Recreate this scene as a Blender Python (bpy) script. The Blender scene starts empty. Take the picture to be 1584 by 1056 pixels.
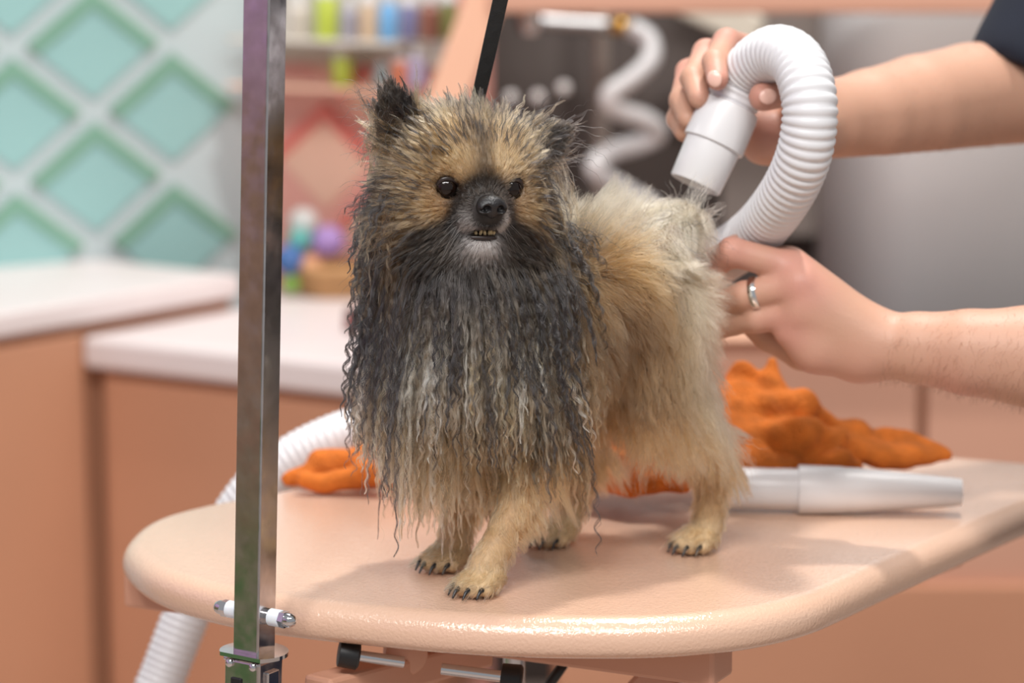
import bpy, bmesh, math, random
import numpy as np
from mathutils import Vector, Matrix, kdtree

random.seed(7)
rng = np.random.default_rng(7)
scene = bpy.context.scene
COL = scene.collection
PI = math.pi

# ------------------------------------------------------------------ camera
F_PX = 4200.0
PITCH = math.radians(9.2)
CAM = np.array([0.0, -2.0, 1.35])
cam_d = bpy.data.cameras.new('camera')
cam_d.sensor_width = 36.0
cam_d.lens = F_PX / 1584.0 * 36.0
cam_d.clip_start = 0.05
cam_d.clip_end = 50
cam_d.dof.use_dof = True
cam_d.dof.focus_distance = 1.925
cam_d.dof.aperture_fstop = 4.0
cam = bpy.data.objects.new('camera', cam_d)
COL.objects.link(cam)
cam.location = CAM
cam.rotation_euler = (math.radians(90) - PITCH, 0, 0)
scene.camera = cam

# ------------------------------------------------------------------ world, lights, exposure
def lin(c):
    c = np.asarray(c, float) / 255.0
    return np.where(c <= 0.04045, c / 12.92, ((c + 0.055) / 1.055) ** 2.4)

world = bpy.data.worlds.new('studio_air')
scene.world = world
world.use_nodes = True
bg = world.node_tree.nodes['Background']
bg.inputs[0].default_value = (0.96, 0.98, 1.0, 1)
bg.inputs[1].default_value = 0.42

def area(name, loc, target, size, power, color=(1, 1, 1), size_y=None):
    l = bpy.data.lights.new(name, 'AREA')
    l.energy = power
    l.color = color
    l.size = size
    if size_y:
        l.shape = 'RECTANGLE'
        l.size_y = size_y
    o = bpy.data.objects.new(name, l)
    COL.objects.link(o)
    o.location = loc
    d = Vector(target) - Vector(loc)
    o.rotation_euler = d.to_track_quat('-Z', 'Y').to_euler()
    return o

area('studio_key_light', (0.45, 0.75, 4.3), (0.02, 0.03, 0.95), 0.22, 92, (1, 0.97, 0.93))
area('studio_soft_light', (-0.9, -2.7, 3.6), (0, 0.1, 1.0), 1.1, 28, (1, 0.98, 0.96))
for i, lx in enumerate((-1.25, -0.45, 0.35, 1.15)):
    area('studio_row_light', (lx, -2.3, 3.5), (0.05, 0.0, 0.95), 0.40, 25, (1, 0.98, 0.96))
area('studio_back_light', (0.3, 2.0, 4.6), (0.1, 3.0, 0.6), 1.6, 58, (1, 0.98, 0.96))

scene.view_settings.view_transform = 'Standard'
scene.view_settings.look = 'None'
scene.view_settings.exposure = 0.0
scene.view_settings.gamma = 1.0
scene.view_settings.use_curve_mapping = False

# ------------------------------------------------------------------ geometry helpers
_cp, _sp = math.cos(PITCH), math.sin(PITCH)

def ray(px, py):
    u = (px - 792.0) / F_PX
    v = (py - 528.0) / F_PX
    return np.array([u, _cp - v * _sp, -_sp - v * _cp])

def at(px, py, Y):
    d = ray(px, py)
    return CAM + d * ((Y - CAM[1]) / d[1])

def on_z(px, py, z):
    d = ray(px, py)
    return CAM + d * ((z - CAM[2]) / d[2])

def on_plane(px, py, p0, n):
    d = ray(px, py)
    return CAM + d * (np.dot(p0 - CAM, n) / np.dot(d, n))

def unit(v):
    v = np.asarray(v, float)
    return v / np.linalg.norm(v)

def nrm(a):
    return a / np.maximum(np.linalg.norm(a, axis=-1, keepdims=True), 1e-9)

def tag(o, label=None, cat=None, group=None, kind=None):
    if label: o['label'] = label
    if cat: o['category'] = cat
    if group: o['group'] = group
    if kind: o['kind'] = kind
    return o

def empty(name, loc=(0, 0, 0)):
    o = bpy.data.objects.new(name, None)
    o.empty_display_size = 0.05
    COL.objects.link(o)
    o.location = loc
    return o

def link(name, me, mat, parent=None, smooth=False):
    o = bpy.data.objects.new(name, me)
    if mat is not None and len(me.materials) == 0:
        me.materials.append(mat)
    COL.objects.link(o)
    if parent is not None:
        o.parent = parent
        o.matrix_parent_inverse = Matrix.Translation(parent.location).inverted() if parent.parent is None else (Matrix.Translation(parent.location + parent.parent.location)).inverted()
    if smooth:
        for p in me.polygons:
            p.use_smooth = True
    return o

def mesh_of(name, verts, faces):
    me = bpy.data.meshes.new(name)
    me.from_pydata([tuple(map(float, v)) for v in verts], [], [tuple(int(i) for i in f) for f in faces])
    me.update()
    return me

def mesh_np(name, V, Q):
    """fast mesh from numpy quads"""
    me = bpy.data.meshes.new(name)
    V = np.asarray(V, np.float32); Q = np.asarray(Q, np.int32)
    me.vertices.add(len(V)); me.vertices.foreach_set('co', V.ravel())
    k = Q.shape[1]
    me.loops.add(Q.size); me.loops.foreach_set('vertex_index', Q.ravel())
    me.polygons.add(len(Q)); me.polygons.foreach_set('loop_start', np.arange(len(Q), dtype=np.int32) * k)
    me.polygons.foreach_set('use_smooth', np.ones(len(Q), dtype=bool))
    me.update(calc_edges=True)
    return me

def box_mesh(name, size, bevel=0.0, segs=2):
    bm = bmesh.new()
    bmesh.ops.create_cube(bm, size=1.0)
    bmesh.ops.scale(bm, vec=size, verts=bm.verts)
    if bevel > 0:
        bmesh.ops.bevel(bm, geom=list(bm.edges), offset=bevel, segments=segs, profile=0.5, affect='EDGES')
    me = bpy.data.meshes.new(name)
    bm.to_mesh(me); bm.free()
    return me

def bake(me, loc, rot=None):
    """move mesh data into world place"""
    m = Matrix.Translation(Vector(loc))
    if rot is not None:
        m = m @ rot
    me.transform(m)
    return me

def box(name, loc, size, mat, parent=None, rotz=0.0, bevel=0.0, rot=None, segs=2):
    me = box_mesh(name, size, bevel, segs)
    bake(me, loc, rot if rot is not None else Matrix.Rotation(rotz, 4, 'Z'))
    return link(name, me, mat, parent)

def frame_from(z):
    z = Vector(z).normalized()
    return z.to_track_quat('Z', 'Y').to_matrix().to_4x4()

def lathe(name, profile, p0, axis, mat, parent=None, segs=40, smooth=True, sharp=True):
    """profile: list of (distance along axis, radius)"""
    m = frame_from(axis)
    V, Fc = [], []
    for (h, r) in profile:
        for j in range(segs):
            a = 2 * PI * j / segs
            V.append(m @ Vector((r * math.cos(a), r * math.sin(a), h)) + Vector(p0))
    n = len(profile)
    for i in range(n - 1):
        for j in range(segs):
            k = (j + 1) % segs
            Fc.append((i * segs + j, i * segs + k, (i + 1) * segs + k, (i + 1) * segs + j))
    if profile[0][1] > 1e-6: Fc.append(tuple(reversed(range(segs))))
    if profile[-1][1] > 1e-6: Fc.append(tuple((n - 1) * segs + j for j in range(segs)))
    me = mesh_of(name, V, Fc)
    o = link(name, me, mat, parent, smooth)
    if smooth and sharp:
        me.set_sharp_from_angle(angle=math.radians(38))
    return o

def catmull(P, n, closed=False):
    P = np.asarray(P, float)
    m = len(P)
    out = []
    segs = m if closed else m - 1
    for i in range(segs):
        if closed:
            a, b, c, d = P[(i - 1) % m], P[i], P[(i + 1) % m], P[(i + 2) % m]
        else:
            a = P[i - 1] if i > 0 else 2 * P[0] - P[1]
            b, c = P[i], P[i + 1]
            d = P[i + 2] if i + 2 < m else 2 * P[-1] - P[-2]
        t = np.linspace(0, 1, n, endpoint=False)[:, None]
        out.append(0.5 * (2 * b + (c - a) * t + (2 * a - 5 * b + 4 * c - d) * t ** 2 + (3 * b - a - 3 * c + d) * t ** 3))
    out = np.concatenate(out)
    if not closed:
        out = np.vstack([out, P[-1]])
    return out

def resample(P, step, closed=False):
    if closed: P = np.vstack([P, P[:1]])
    s = np.concatenate([[0], np.cumsum(np.linalg.norm(np.diff(P, axis=0), axis=1))])
    n = max(4, int(round(s[-1] / step)))
    q = np.linspace(0, s[-1], n, endpoint=not closed)
    return np.stack([np.interp(q, s, P[:, k]) for k in range(P.shape[1])], 1), q

def sweep(name, path, radius, mat, parent=None, segs=20, caps=True):
    """path (n,3), radius (n,) or float"""
    path = np.asarray(path, float)
    n = len(path)
    radius = np.broadcast_to(np.asarray(radius, float), (n,))
    T = nrm(np.gradient(path, axis=0))
    N = np.zeros_like(path)
    v = np.array([0, 0, 1.0]) if abs(T[0][2]) < 0.9 else np.array([1.0, 0, 0])
    N[0] = unit(v - T[0] * np.dot(v, T[0]))
    for i in range(1, n):
        w = N[i - 1] - T[i] * np.dot(N[i - 1], T[i])
        N[i] = unit(w)
    B = np.cross(T, N)
    a = np.arange(segs) * 2 * PI / segs
    V = path[:, None, :] + radius[:, None, None] * (np.cos(a)[None, :, None] * N[:, None, :] + np.sin(a)[None, :, None] * B[:, None, :])
    V = V.reshape(-1, 3)
    i = np.arange(n - 1)[:, None]; j = np.arange(segs)[None, :]
    k = (j + 1) % segs
    Q = np.stack([i * segs + j, i * segs + k, (i + 1) * segs + k, (i + 1) * segs + j], -1).reshape(-1, 4)
    if caps:
        V = np.vstack([V, path[:1], path[-1:]])
        c0, c1 = n * segs, n * segs + 1
        jj = np.arange(segs); kk = (jj + 1) % segs
        Q = np.vstack([Q, np.stack([kk, jj, np.full(segs, c0), np.full(segs, c0)], -1), np.stack([(n - 1) * segs + jj, (n - 1) * segs + kk, np.full(segs, c1), np.full(segs, c1)], -1)])
        faces = [tuple(dict.fromkeys(f)) for f in Q.tolist()]
        me = mesh_of(name, V, faces)
        return link(name, me, mat, parent, True)
    return link(name, mesh_np(name, V, Q), mat, parent)

# ------------------------------------------------------------------ signed-distance bodies
class SDF:
    def __init__(self, lo, hi, h):
        self.lo = np.asarray(lo, float); self.h = h
        self.n = np.ceil((np.asarray(hi, float) - self.lo) / h).astype(int) + 1
        self.F = np.full(self.n, 0.05, np.float32)
    def _sub(self, lo, hi):
        a = np.clip(np.floor((np.asarray(lo) - self.lo) / self.h).astype(int), 0, self.n - 1)
        b = np.clip(np.ceil((np.asarray(hi) - self.lo) / self.h).astype(int) + 1, 1, self.n)
        ax = [self.lo[k] + self.h * np.arange(a[k], b[k], dtype=np.float32) for k in range(3)]
        sl = tuple(slice(a[k], b[k]) for k in range(3))
        return sl, ax[0][:, None, None], ax[1][None, :, None], ax[2][None, None, :]
    def put(self, sl, d, k, cut=False):
        A = self.F[sl]
        d = d.astype(np.float32)
        if cut:
            d = -d
            h = np.maximum(k - np.abs(A - d), 0) / max(k, 1e-6)
            self.F[sl] = np.maximum(A, d) + h * h * k * 0.25
        else:
            h = np.maximum(k - np.abs(A - d), 0) / max(k, 1e-6)
            self.F[sl] = np.minimum(A, d) - h * h * k * 0.25
    def cap(self, a, b, ra, rb=None, k=0.01, cut=False):
        rb = ra if rb is None else rb
        a = np.asarray(a, float); b = np.asarray(b, float)
        m = max(ra, rb) + k + 3 * self.h + 0.012
        sl, X, Y, Z = self._sub(np.minimum(a, b) - m, np.maximum(a, b) + m)
        ba = b - a; L2 = max(float(ba @ ba), 1e-12)
        t = np.clip(((X - a[0]) * ba[0] + (Y - a[1]) * ba[1] + (Z - a[2]) * ba[2]) / L2, 0, 1)
        d = np.sqrt((X - a[0] - ba[0] * t) ** 2 + (Y - a[1] - ba[1] * t) ** 2 + (Z - a[2] - ba[2] * t) ** 2) - (ra + (rb - ra) * t)
        self.put(sl, d, k, cut)
    def chain(self, pts, rads, k=0.01, cut=False):
        for i in range(len(pts) - 1):
            self.cap(pts[i], pts[i + 1], rads[i], rads[i + 1], k, cut)
    def ell(self, c, r, axes=None, k=0.01, cut=False):
        c = np.asarray(c, float); r = np.asarray(r, float)
        A = np.eye(3) if axes is None else np.asarray(axes, float)
        m = float(r.max()) + k + 3 * self.h + 0.012
        sl, X, Y, Z = self._sub(c - m, c + m)
        x, y, z = X - c[0], Y - c[1], Z - c[2]
        q = [(x * A[i, 0] + y * A[i, 1] + z * A[i, 2]) for i in range(3)]
        k0 = np.sqrt(sum((q[i] / r[i]) ** 2 for i in range(3)))
        k1 = np.sqrt(sum((q[i] / r[i] ** 2) ** 2 for i in range(3))) + 1e-6
        d = k0 * (k0 - 1) / k1
        self.put(sl, d, k, cut)
    def merge(self, other, k):
        self.put(tuple(slice(0, n) for n in self.n), other.F, k)
    def like(self):
        o = SDF.__new__(SDF); o.lo = self.lo; o.h = self.h; o.n = self.n
        o.F = np.full(self.n, 0.05, np.float32)
        return o
    def net(self):
        Fg = self.F
        s = Fg < 0
        nx, ny, nz = Fg.shape
        c = [s[i:nx - 1 + i, j:ny - 1 + j, l:nz - 1 + l] for i in (0, 1) for j in (0, 1) for l in (0, 1)]
        cnt = sum(x.astype(np.int8) for x in c)
        act = (cnt > 0) & (cnt < 8)
        I, J, L = np.nonzero(act)
        idx = np.full(act.shape, -1, np.int32); idx[I, J, L] = np.arange(len(I))
        acc = np.zeros((len(I), 3)); num = np.zeros(len(I))
        offs = [(i, j, l) for i in (0, 1) for j in (0, 1) for l in (0, 1)]
        vals = {o: Fg[I + o[0], J + o[1], L + o[2]] for o in offs}
        for o in offs:
            for ax in range(3):
                if o[ax] == 0:
                    p = list(o); p[ax] = 1; p = tuple(p)
                    va, vb = vals[o], vals[p]
                    m = (va < 0) != (vb < 0)
                    t = np.where(m, va / np.where(m, va - vb, 1), 0)
                    e = np.zeros((len(I), 3)); e[:] = o; e[:, ax] = t
                    acc += e * m[:, None]; num += m
        V = self.lo + self.h * (np.stack([I, J, L], 1) + acc / num[:, None])
        Q = []
        for ax in range(3):
            sa = [slice(0, n) for n in Fg.shape]; sb = [slice(0, n) for n in Fg.shape]
            sa[ax] = slice(0, Fg.shape[ax] - 1); sb[ax] = slice(1, Fg.shape[ax])
            A, Bv = s[tuple(sa)], s[tuple(sb)]
            for flip in (False, True):
                m = (A & ~Bv) if not flip else (~A & Bv)
                P = np.stack(np.nonzero(m), 1)
                o1, o2 = [(1, 2), (2, 0), (0, 1)][ax]
                P = P[(P[:, o1] > 0) & (P[:, o2] > 0) & (P[:, o1] < Fg.shape[o1] - 1) & (P[:, o2] < Fg.shape[o2] - 1)]
                q = []
                for (d1, d2) in ((0, 0), (1, 0), (1, 1), (0, 1)):
                    R = P.copy(); R[:, o1] -= 1 - d1; R[:, o2] -= 1 - d2
                    q.append(idx[R[:, 0], R[:, 1], R[:, 2]])
                q = np.stack(q, 1)
                if flip: q = q[:, ::-1]
                Q.append(q)
        Q = np.concatenate(Q)
        Q = Q[(Q >= 0).all(1)]
        return V, Q
    def relax(self, V, Q, it=2, f=0.5):
        n = len(V)
        for _ in range(it):
            acc = np.zeros((n, 3)); cnt = np.zeros(n)
            for a in range(4):
                b = (a + 1) % 4
                np.add.at(acc, Q[:, a], V[Q[:, b]]); np.add.at(cnt, Q[:, a], 1)
                np.add.at(acc, Q[:, b], V[Q[:, a]]); np.add.at(cnt, Q[:, b], 1)
            V = V * (1 - f) + f * acc / np.maximum(cnt, 1)[:, None]
        return V
    def sample(self, P):
        q = (P - self.lo) / self.h
        q = np.clip(q, 0, np.array(self.n) - 1.001)
        i = q.astype(int); f = q - i
        r = 0
        for a in (0, 1):
            for b in (0, 1):
                for c in (0, 1):
                    w = (f[:, 0] if a else 1 - f[:, 0]) * (f[:, 1] if b else 1 - f[:, 1]) * (f[:, 2] if c else 1 - f[:, 2])
                    r = r + w * self.F[i[:, 0] + a, i[:, 1] + b, i[:, 2] + c]
        return r
    def grad(self, P):
        e = self.h
        g = np.stack([self.sample(P + np.eye(3)[k] * e) - self.sample(P - np.eye(3)[k] * e) for k in range(3)], 1)
        return nrm(g)

def set_col(me, name, rgb):
    a = me.attributes.new(name, 'FLOAT_COLOR', 'POINT')
    buf = np.ones((len(rgb), 4), np.float32); buf[:, :3] = rgb
    a.data.foreach_set('color', buf.ravel())

# ------------------------------------------------------------------ materials
def mat(name, rgb=(200, 200, 200), rough=0.5, metal=0.0, spec=0.5, noise=None, bump=None, coat=0.0, sss=0.0, attr=None, sheen=0.0, rough_noise=None, trans=0.0):
    """noise=(scale, amount): brightness mottling; bump=(scale, strength, distance)"""
    m = bpy.data.materials.new(name)
    m.use_nodes = True
    nt = m.node_tree; N = nt.nodes; L = nt.links
    b = N['Principled BSDF']
    c = tuple(lin(rgb)) + (1,)
    b.inputs['Base Color'].default_value = c
    b.inputs['Roughness'].default_value = rough
    b.inputs['Metallic'].default_value = metal
    b.inputs['Specular IOR Level'].default_value = spec
    b.inputs['Coat Weight'].default_value = coat
    b.inputs['Coat Roughness'].default_value = 0.06
    b.inputs['Sheen Weight'].default_value = sheen
    b.inputs['Transmission Weight'].default_value = trans
    if sss:
        b.inputs['Subsurface Weight'].default_value = sss
        b.inputs['Subsurface Radius'].default_value = (0.008, 0.003, 0.0015)
        b.inputs['Subsurface Scale'].default_value = 1.0
    tc = N.new('ShaderNodeTexCoord')
    src = None
    if attr:
        an = N.new('ShaderNodeAttribute'); an.attribute_name = attr
        src = an.outputs['Color']
        L.new(src, b.inputs['Base Color'])
    if noise:
        t = N.new('ShaderNodeTexNoise'); t.inputs['Scale'].default_value = noise[0]; t.inputs['Detail'].default_value = 4
        L.new(tc.outputs['Object'], t.inputs['Vector'])
        mp = N.new('ShaderNodeMapRange')
        mp.inputs[1].default_value = 0.3; mp.inputs[2].default_value = 0.7
        mp.inputs[3].default_value = 1 - noise[1]; mp.inputs[4].default_value = 1 + noise[1]
        L.new(t.outputs['Fac'], mp.inputs[0])
        mx = N.new('ShaderNodeMix'); mx.data_type = 'RGBA'; mx.blend_type = 'MULTIPLY'; mx.inputs[0].default_value = 1
        if src is not None: L.new(src, mx.inputs[6])
        else: mx.inputs[6].default_value = c
        L.new(mp.outputs[0], mx.inputs[7])
        L.new(mx.outputs[2], b.inputs['Base Color'])
    if rough_noise:
        t = N.new('ShaderNodeTexNoise'); t.inputs['Scale'].default_value = rough_noise[0]; t.inputs['Detail'].default_value = 5
        L.new(tc.outputs['Object'], t.inputs['Vector'])
        mp = N.new('ShaderNodeMapRange')
        mp.inputs[1].default_value = 0.35; mp.inputs[2].default_value = 0.65
        mp.inputs[3].default_value = rough_noise[1]; mp.inputs[4].default_value = rough_noise[2]
        L.new(t.outputs['Fac'], mp.inputs[0]); L.new(mp.outputs[0], b.inputs['Roughness'])
    if bump:
        t = N.new('ShaderNodeTexNoise'); t.inputs['Scale'].default_value = bump[0]; t.inputs['Detail'].default_value = 3
        L.new(tc.outputs['Object'], t.inputs['Vector'])
        bp = N.new('ShaderNodeBump'); bp.inputs['Strength'].default_value = bump[1]; bp.inputs['Distance'].default_value = bump[2]
        L.new(t.outputs['Fac'], bp.inputs['Height']); L.new(bp.outputs[0], b.inputs['Normal']); L.new(bp.outputs[0], b.inputs['Coat Normal'])
    return m

M = {}
M['table'] = mat('peach_pebbled_laminate', (220, 182, 157), 0.10, bump=(430, 0.5, 0.0011), noise=(6, 0.02), spec=0.55, coat=0.5)
M['table_frame'] = mat('peach_painted_steel', (205, 152, 126), 0.45, noise=(8, 0.03))
M['salmon'] = mat('salmon_cabinet_paint', (198, 143, 112), 0.55, noise=(2.5, 0.04))
M['salmon_light'] = mat('peach_cabinet_paint', (208, 158, 134), 0.55, noise=(2.5, 0.03))
M['peach'] = mat('peach_frame_paint', (240, 188, 158), 0.5, noise=(3, 0.03))
M['counter'] = mat('white_pink_worktop', (226, 214, 212), 0.35, noise=(5, 0.03))
M['teal'] = mat('teal_tile', (148, 190, 188), 0.45, noise=(4, 0.04))
M['green'] = mat('green_tile_trim', (124, 168, 146), 0.45, noise=(4, 0.04))
M['lattice'] = mat('pale_lattice', (190, 204, 206), 0.5, noise=(3, 0.03))
M['coral'] = mat('coral_tile_trim', (228, 122, 110), 0.5, noise=(4, 0.04))
M['peach_tile'] = mat('peach_tile', (240, 192, 168), 0.5, noise=(4, 0.04))
M['pink_lattice'] = mat('pink_lattice', (234, 168, 154), 0.5, noise=(3, 0.03))
M['dark'] = mat('dark_alcove_panel', (88, 79, 75), 0.5, noise=(2, 0.08))
M['grey'] = mat('grey_panel', (220, 223, 224), 0.45, noise=(2, 0.03))
M['offwhite'] = mat('offwhite_wall', (210, 202, 192), 0.7, noise=(2, 0.04))
M['floor'] = mat('beige_floor', (168, 150, 138), 0.5, noise=(3, 0.05))
M['chrome'] = mat('chrome', (205, 205, 208), 0.09, 1.0, rough_noise=(40, 0.05, 0.16))
M['chrome_post'] = mat('wet_chrome_tube', (196, 190, 190), 0.16, 1.0, rough_noise=(70, 0.12, 0.26), noise=(90, 0.10))
M['black'] = mat('black_rubber', (22, 21, 22), 0.45, bump=(300, 0.2, 0.0005))
M['white_plastic'] = mat('white_plastic', (222, 221, 222), 0.33, noise=(5, 0.015))
M['spacer'] = mat('milky_nylon', (224, 230, 236), 0.3, sss=0.2, noise=(20, 0.02))
M['hose'] = mat('white_hose_plastic', (222, 221, 223), 0.36, noise=(8, 0.015))
M['navy'] = mat('navy_jersey', (13, 21, 37), 0.85, bump=(900, 0.3, 0.0006), noise=(30, 0.12))
M['jeans'] = mat('dark_denim', (44, 52, 72), 0.85, bump=(700, 0.3, 0.0006), noise=(20, 0.1))
M['steel_ring'] = mat('polished_ring_metal', (225, 225, 225), 0.08, 1.0, noise=(20, 0.02))
M['towel'] = mat('orange_terry', (218, 118, 40), 0.95, bump=(420, 0.9, 0.004), noise=(60, 0.2))

# ------------------------------------------------------------------ the setting
tag(box('floor', (0, 1.0, -0.02), (9, 9, 0.04), M['floor']), kind='structure')

K = np.array([-0.405, 2.42, 0.0])              # corner of the two patterned walls
DT = unit([-0.83, -0.56, 0])                   # teal wall runs to the left and nearer
DC = unit([0.856, -0.517, 0])                  # coral wall runs to the right and nearer

def patterned_wall(name, k, d, length, top, px, py, hw, hh, m_back, m_tile, m_chev, zmin, inward):
    """wall slab with diamond tiles and chevrons; (px,py) is one lattice node"""
    n = inward
    mid = k + d * length / 2
    ang = math.atan2(d[1], d[0])
    w = box(name, tuple(mid - n * 0.03 + np.array([0, 0, top / 2])), (length, 0.06, top), m_back, rotz=ang)
    tag(w, kind='structure')
    node = on_plane(px, py, k, n)
    a0 = float(np.dot(node - k, d)); z0 = node[2]
    # one tile mesh, one chevron mesh (local: x along d, y along n, z up)
    def slab(name, poly, y0, y1):
        nn = len(poly)
        V = [(x, y0, z) for x, z in poly] + [(x, y1, z) for x, z in poly]
        Fc = [tuple(range(nn, 2 * nn)), tuple(reversed(range(nn)))]
        for i in range(nn):
            j = (i + 1) % nn
            Fc.append((i, j, nn + j, nn + i))
        return mesh_of(name, V, Fc)
    s = 0.82
    tile = slab('tile', [(-hw * s, 0), (0, -hh * s), (hw * s, 0), (0, hh * s)], 0, 0.006)
    tile.materials.append(m_tile)
    q = 0.40
    chev = slab('tile_trim', [(-hw * s, 0), (0, hh * s), (hw * s, 0), (hw * s - hw * 0.12, -hh * 0.12), (0, hh * (s - 0.26)), (-hw * s + hw * 0.12, -hh * 0.12)], 0.0, 0.010)
    chev.materials.append(m_chev)
    R = Matrix(((d[0], n[0], 0, 0), (d[1], n[1], 0, 0), (0, 0, 1, 0), (0, 0, 0, 1)))
    for i in range(-12, 13):
        for j in range(-12, 13):
            if (i + j) % 2 == 0: continue
            a = a0 + i * hw; z = z0 + j * hh
            if a < hw * 0.6 or a > length - hw or z < zmin or z > top - hh: continue
            p = k + d * a
            for me in (tile, chev):
                o = bpy.data.objects.new(me.name.split('.')[0], me)
                COL.objects.link(o)
                o.matrix_world = Matrix.Translation((p[0], p[1], z)) @ R
                o.parent = w
    return w

nT = unit(np.array([-DT[1], DT[0], 0])); nT = nT if nT[1] < 0 else -nT
nC = unit(np.array([-DC[1], DC[0], 0])); nC = nC if nC[1] < 0 else -nC
patterned_wall('wall_left', K, DT, 1.6, 1.75, 263, 64, 0.136, 0.104, M['lattice'], M['teal'], M['green'], 0.80, nT)
patterned_wall('wall_back', K, DC, 0.40, 1.75, 505, 140, 0.128, 0.104, M['pink_lattice'], M['peach_tile'], M['coral'], 0.80, nC)

# worktops and cabinets on the left
def prism(name, pts, z0, z1, m, parent=None, bevel=0.0):
    n = len(pts)
    bm = bmesh.new()
    lo = [bm.verts.new((p[0], p[1], z0)) for p in pts]
    hi = [bm.verts.new((p[0], p[1], z1)) for p in pts]
    bm.faces.new(hi); bm.faces.new(list(reversed(lo)))
    for i in range(n):
        j = (i + 1) % n
        bm.faces.new((lo[i], lo[j], hi[j], hi[i]))
    bmesh.ops.recalc_face_normals(bm, faces=bm.faces)
    if bevel:
        bmesh.ops.bevel(bm, geom=list(bm.edges), offset=bevel, segments=2, profile=0.5, affect='EDGES')
    me = bpy.data.meshes.new(name); bm.to_mesh(me); bm.free()
    return link(name, me, m, parent)

zt, zl = 0.794, 0.742
e0 = on_z(-160, 511, zt); e1 = on_z(372, 424, zt)
de = unit(e1 - e0)
nb = np.array([-de[1], de[0], 0])
back = lambda p: p + nb * 0.52
def to_wall(p, d, n):
    return p + d * (np.dot(K + n * .004 - p, n) / np.dot(d, n))
prism('tall_worktop_slab', [e0, e1, to_wall(e1, nb, nT), to_wall(e0, nb, nT)], zt - 0.035, zt, M['counter'], bevel=0.006)
tw = COL.objects['tall_worktop_slab']; tw.name = 'worktop'
tag(tw, 'pale pinkish worktop below the teal diamond tiles', 'worktop')
c0 = e0 + nb * 0.02; c1 = on_z(137, 463, zt) + nb * 0.02; c2 = e1 + nb * 0.02
tc_ = empty('cabinet', tuple((c0 + c1) / 2 * np.array([1, 1, 0]) + nb * 0.2))
tag(tc_, 'salmon cabinet carrying the pale worktop under the teal tiles', 'cabinet')
prism('body', [c0, c2, to_wall(c2, nb, nT), to_wall(c0, nb, nT)], 0.0, zt - 0.036, M['salmon'], tc_, 0.004)
p0_ = c0 - nb * 0.012; p1_ = c1 - nb * 0.012
prism('door', [c0 + de * 0.02, c1 - de * 0.004, p1_ - de * 0.004, p0_ + de * 0.02], 0.06, zt - 0.05, M['salmon'], tc_, 0.003)

f0 = on_z(134, 521, zl); f1 = on_z(640, 574, zl)
df = unit(f1 - f0)
nf = np.array([-df[1], df[0], 0])
cf = c0 - nb * .016; nfc = -nb                       # face of the taller cabinet
f0 = f0 + df * (np.dot(cf - f0, nfc) / np.dot(df, nfc)) + df * .002
g1 = K + DC * .40 + nC * .004; gk = K + DC * .06 + nC * .004
gk2 = c2 - nb * .016 + de * .004
g0 = gk2
lw = prism('worktop', [f0, f1, g1, gk, gk2], zl - 0.045, zl, M['counter'], bevel=0.008)
tag(lw, 'white worktop holding the toy basket, behind the dog and post', 'worktop')
lc = empty('cabinet', tuple((f0 + f1) / 2 * np.array([1, 1, 0]) + nf * 0.3))
tag(lc, 'salmon cabinet under the white worktop with the toy basket', 'cabinet')
prism('body', [f0 + nf * 0.03 + df * .01, f1 + nf * 0.03, g1, gk, gk2 + df * .006], 0.0, zl - 0.046, M['salmon'], lc, 0.004)
for k_ in range(2):
    a = f0 + df * (0.03 + k_ * 0.27) + nf * 0.03; b = f0 + df * (0.03 + k_ * 0.27 + 0.26) + nf * 0.03
    prism('door', [a, b, b - nf * 0.014, a - nf * 0.014], 0.06, zl - 0.06, M['salmon'], lc, 0.003)

# bath alcove on the right: slanted jamb, header, dark panel, grey curved screen, plinth cabinets
ja = empty('bath_surround', tuple(at(1100, 500, 2.0) * np.array([1, 1, 0])))
tag(ja, 'peach bath surround with a slanted jamb framing the dark alcove', 'bath surround')
def beam(name, a, b, w, t, m, parent=None, bevel=0.006, up=(0, 1, 0)):
    a = np.asarray(a, float); b = np.asarray(b, float)
    z = unit(b - a); y = np.asarray(up, float); y = unit(y - z * np.dot(y, z)); x = np.cross(y, z)
    R = Matrix(((x[0], y[0], z[0], 0), (x[1], y[1], z[1], 0), (x[2], y[2], z[2], 0), (0, 0, 0, 1)))
    return box(name, tuple((a + b) / 2), (w, t, float(np.linalg.norm(b - a))), m, parent, rot=R, bevel=bevel)
beam('jamb', at(784, -90, 2.0), at(628, 320, 2.0), 0.058, 0.12, M['peach'], ja)
beam('header', at(755, -28, 2.0), at(1800, -28, 2.0), 0.085, 0.14, M['salmon_light'], ja)
tag(box('wall_right', tuple(at(1200, 300, 2.62)), (2.6, 0.06, 2.3), M['dark']), kind='structure')
# pale strip panel standing in the alcove
cp = prism('splash_panel', [at(1120, 0, 2.5), at(1330, 0, 2.5), at(1330, 0, 2.53), at(1120, 0, 2.53)], 0.8, 1.75, mat('warm_grey_glass', (132, 122, 116), 0.3, noise=(2, 0.05)), ja)
beam('corner_panel', at(1035, -12, 2.48), at(1175, 52, 2.48), .055, .02, mat('cream_panel', (214, 206, 190), .5, noise=(3, .03)), ja)
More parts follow.
